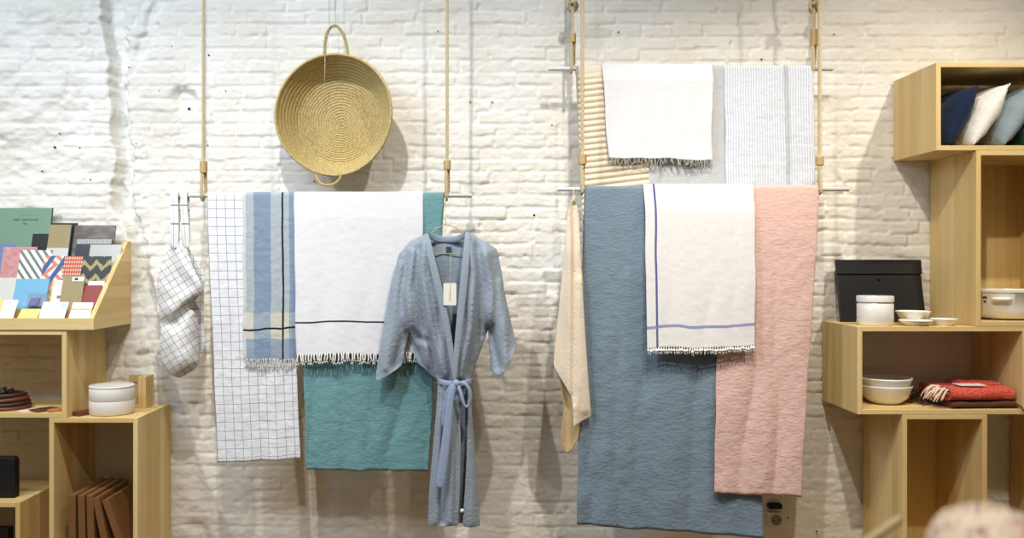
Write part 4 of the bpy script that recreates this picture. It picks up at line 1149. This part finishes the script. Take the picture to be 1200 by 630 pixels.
def tassels(parent, mat, pts0, dirv, n, L, r, seed, zfl):
    random.seed(seed); b = MB()
    for i in range(n):
        s = (i+.5)/n; p = pts0[0].lerp(pts0[1], s)+Vector((0, 0, random.uniform(-.008, .008)))
        dv = dirv+Vector((random.uniform(-.25, .25), random.uniform(-.5, .4), random.uniform(-.1, .25)))
        q = []
        for k in range(6):
            w_ = k/5; z = p.z+dv.z*L*w_-.9*L*w_*w_
            pt = Vector((p.x+dv.x*L*w_, p.y+dv.y*L*w_, z))
            if pt.y > -DF-.004: pt.z = max(zfl+r+.0002, pt.z)
            q.append(pt)
        b.tube(q, [r, r*1.1, r, r*1.1, r, r*.6], 6)
    return b.build('fringe', mat, parent)
tassels(t, plain('brown_fringe_yarn', rgb(110, 70, 46), .9), (Vector((tx_+.12, -.325, zb3+hb*.6)), Vector((tx_+.125, -.25, zb3+hb*.6))), Vector((.5, -.35, .2)), 14, .045, .0016, 3, zb3)
tassels(t, plain('dark_fringe_yarn', rgb(66, 46, 36), .9), (Vector((tx_-.11, -.24, zb3+.02)), Vector((tx_-.11, -.12, zb3+.03))), Vector((-.8, -.2, .5)), 34, .06, .0014, 4, zb3)
t = thing('folded_throw', (tx_, ty_, zb3+hb), 'red woollen throw with pale fringe folded on the brown throw', 'throw')
zt_ = zb3+hb+.0015
folded('cloth', redf, t, (tx_+.006, ty_, zt_), .225, .205, hr, .05, 9)
folded('upper_fold', redf, t, (tx_+.045, ty_+.03, zt_+hr*.94), .135, .12, hr*.35, .02, 12)
tassels(t, plain('cream_fringe_yarn', rgb(232, 206, 184), .9), (Vector((tx_-.105, -.318, zt_+hr*.75)), Vector((tx_-.105, -.20, zt_+hr*.8))), Vector((-.75, -.3, .35)), 40, .055, .0028, 6, zb3)
q = Vector((tx_-.005, ty_-.045, zt_+hr+.0045))
MB().box(q.x-.045, q.x+.045, q.y-.03, q.y+.03, q.z, q.z+.003).build('price_tag', paper, t, False, .0006, label='white paper tag lying on top')

# ------------------------------------------------------------------ wall socket
sw = plain('cream_plastic', rgb(226, 220, 204), .35, .4, var=.01)
t = thing('wall_socket', P(907, 608, .015), 'cream wall socket with round recess near the slate cloth hem', 'socket')
c = P(909, 608.5, .02); w_ = 8.6*sc_(.02)
MB().box(c.x-w_, c.x+w_, -.025, -.002, c.z-w_, c.z+w_).build('cover_plate', sw, t, False, .002)
MB().lathe([(.0, .0002), (.0165, .0002), (.0185, .002), (.0205, .002), (.0205, 0)], 40, (c.x, -.025, c.z), 'y').build('socket_insert', plain('socket_shade', rgb(150, 142, 124), .5), t, auto=40)
for s in (-1, 1):
    MB().lathe([(0, .003), (.0026, .003), (.0026, 0)], 14, (c.x+s*.0085, -.0252, c.z-.001), 'y').build('pin_hole', ink, t)
c = P(908, 592.5, .02)
o = MB().box(c.x-7.6*sc_(0), c.x+7.6*sc_(0), -.034, -.002, c.z-2.6*sc_(0), c.z+2.8*sc_(0)).build('junction_box', bk, None, False, .002)
props(o, 'small black box fixed to the wall above the socket', 'box')

# ------------------------------------------------------------------ blurred flower and stick near the camera
fd = 2.35
ctr = P(1158, 640, fd)
t = thing('flower_head', (ctr.x, -fd, .75), 'out-of-focus cream and pink round bloom at the bottom right corner', 'flower')
pet = Mat('cream_pink_petals', .8, .2)
pv = pet.noise(pet.obj((22, 22, 22)), 1, 2)
pet.color(pet.mix(pet.rng(pv, .50, .68, 0, 1), rgb(240, 222, 200), rgb(220, 168, 176))); pet = pet.m
random.seed(12); b = MB(); Rf = 63*sc_(fd)
for i in range(420):
    z = 1-1.55*(i+.5)/420; a = i*2.39996; rr = math.sqrt(max(0, 1-z*z))
    nv_ = Vector((rr*math.cos(a), rr*math.sin(a), z)); 
    c = ctr+Vector((nv_.x*Rf, nv_.y*Rf, nv_.z*Rf*.74))*random.uniform(.90, 1.0)
    t1 = nv_.orthogonal().normalized(); t2 = nv_.cross(t1); ph = random.random()*6
    e1 = t1*math.cos(ph)+t2*math.sin(ph); e2 = nv_.cross(e1); r = .0095
    ring = [c+(e1*math.cos(k*PI/4)+e2*math.sin(k*PI/4))*r*(1+.15*math.cos(k*PI/2))+nv_*.003*(1 if k % 2 else 0) for k in range(8)]
    b.add([c-nv_*.002]+ring, [(0, k+1, (k+1) % 8+1) for k in range(8)])
b.build('petals', pet, t, solid=.0008)
MB().lathe([(0, Rf*.62), (Rf*.45, Rf*.55), (Rf*.78, Rf*.28), (Rf*.84, 0), (Rf*.7, -Rf*.3), (0, -Rf*.45)], 32, tuple(ctr)).build('core', pet, t)
MB().tube([ctr-Vector((0, 0, Rf*.4)), ctr+Vector((.01, .01, -.25)), ctr+Vector((.02, 0, -(ctr.z-.0)))], .006, 8).build('stem', plain('dry_stem', rgb(150, 130, 90), .8), t)
a, b2 = P(1056.5, 606, 2.2), P(1000, 646, 2.2)
tip = a+(b2-a)*5; tip.z = 0.0
o = MB().tube([a, a+(b2-a)*.03, a+(b2-a)*.5, b2, a+(b2-a)*6], [.003, .0062, .0066, .0066, .0066], 14).build('wooden_stick', plain('pale_wood_stick', rgb(200, 180, 138), .6), None)
props(o, 'out-of-focus pale wooden stick slanting up at the bottom right', 'stick')
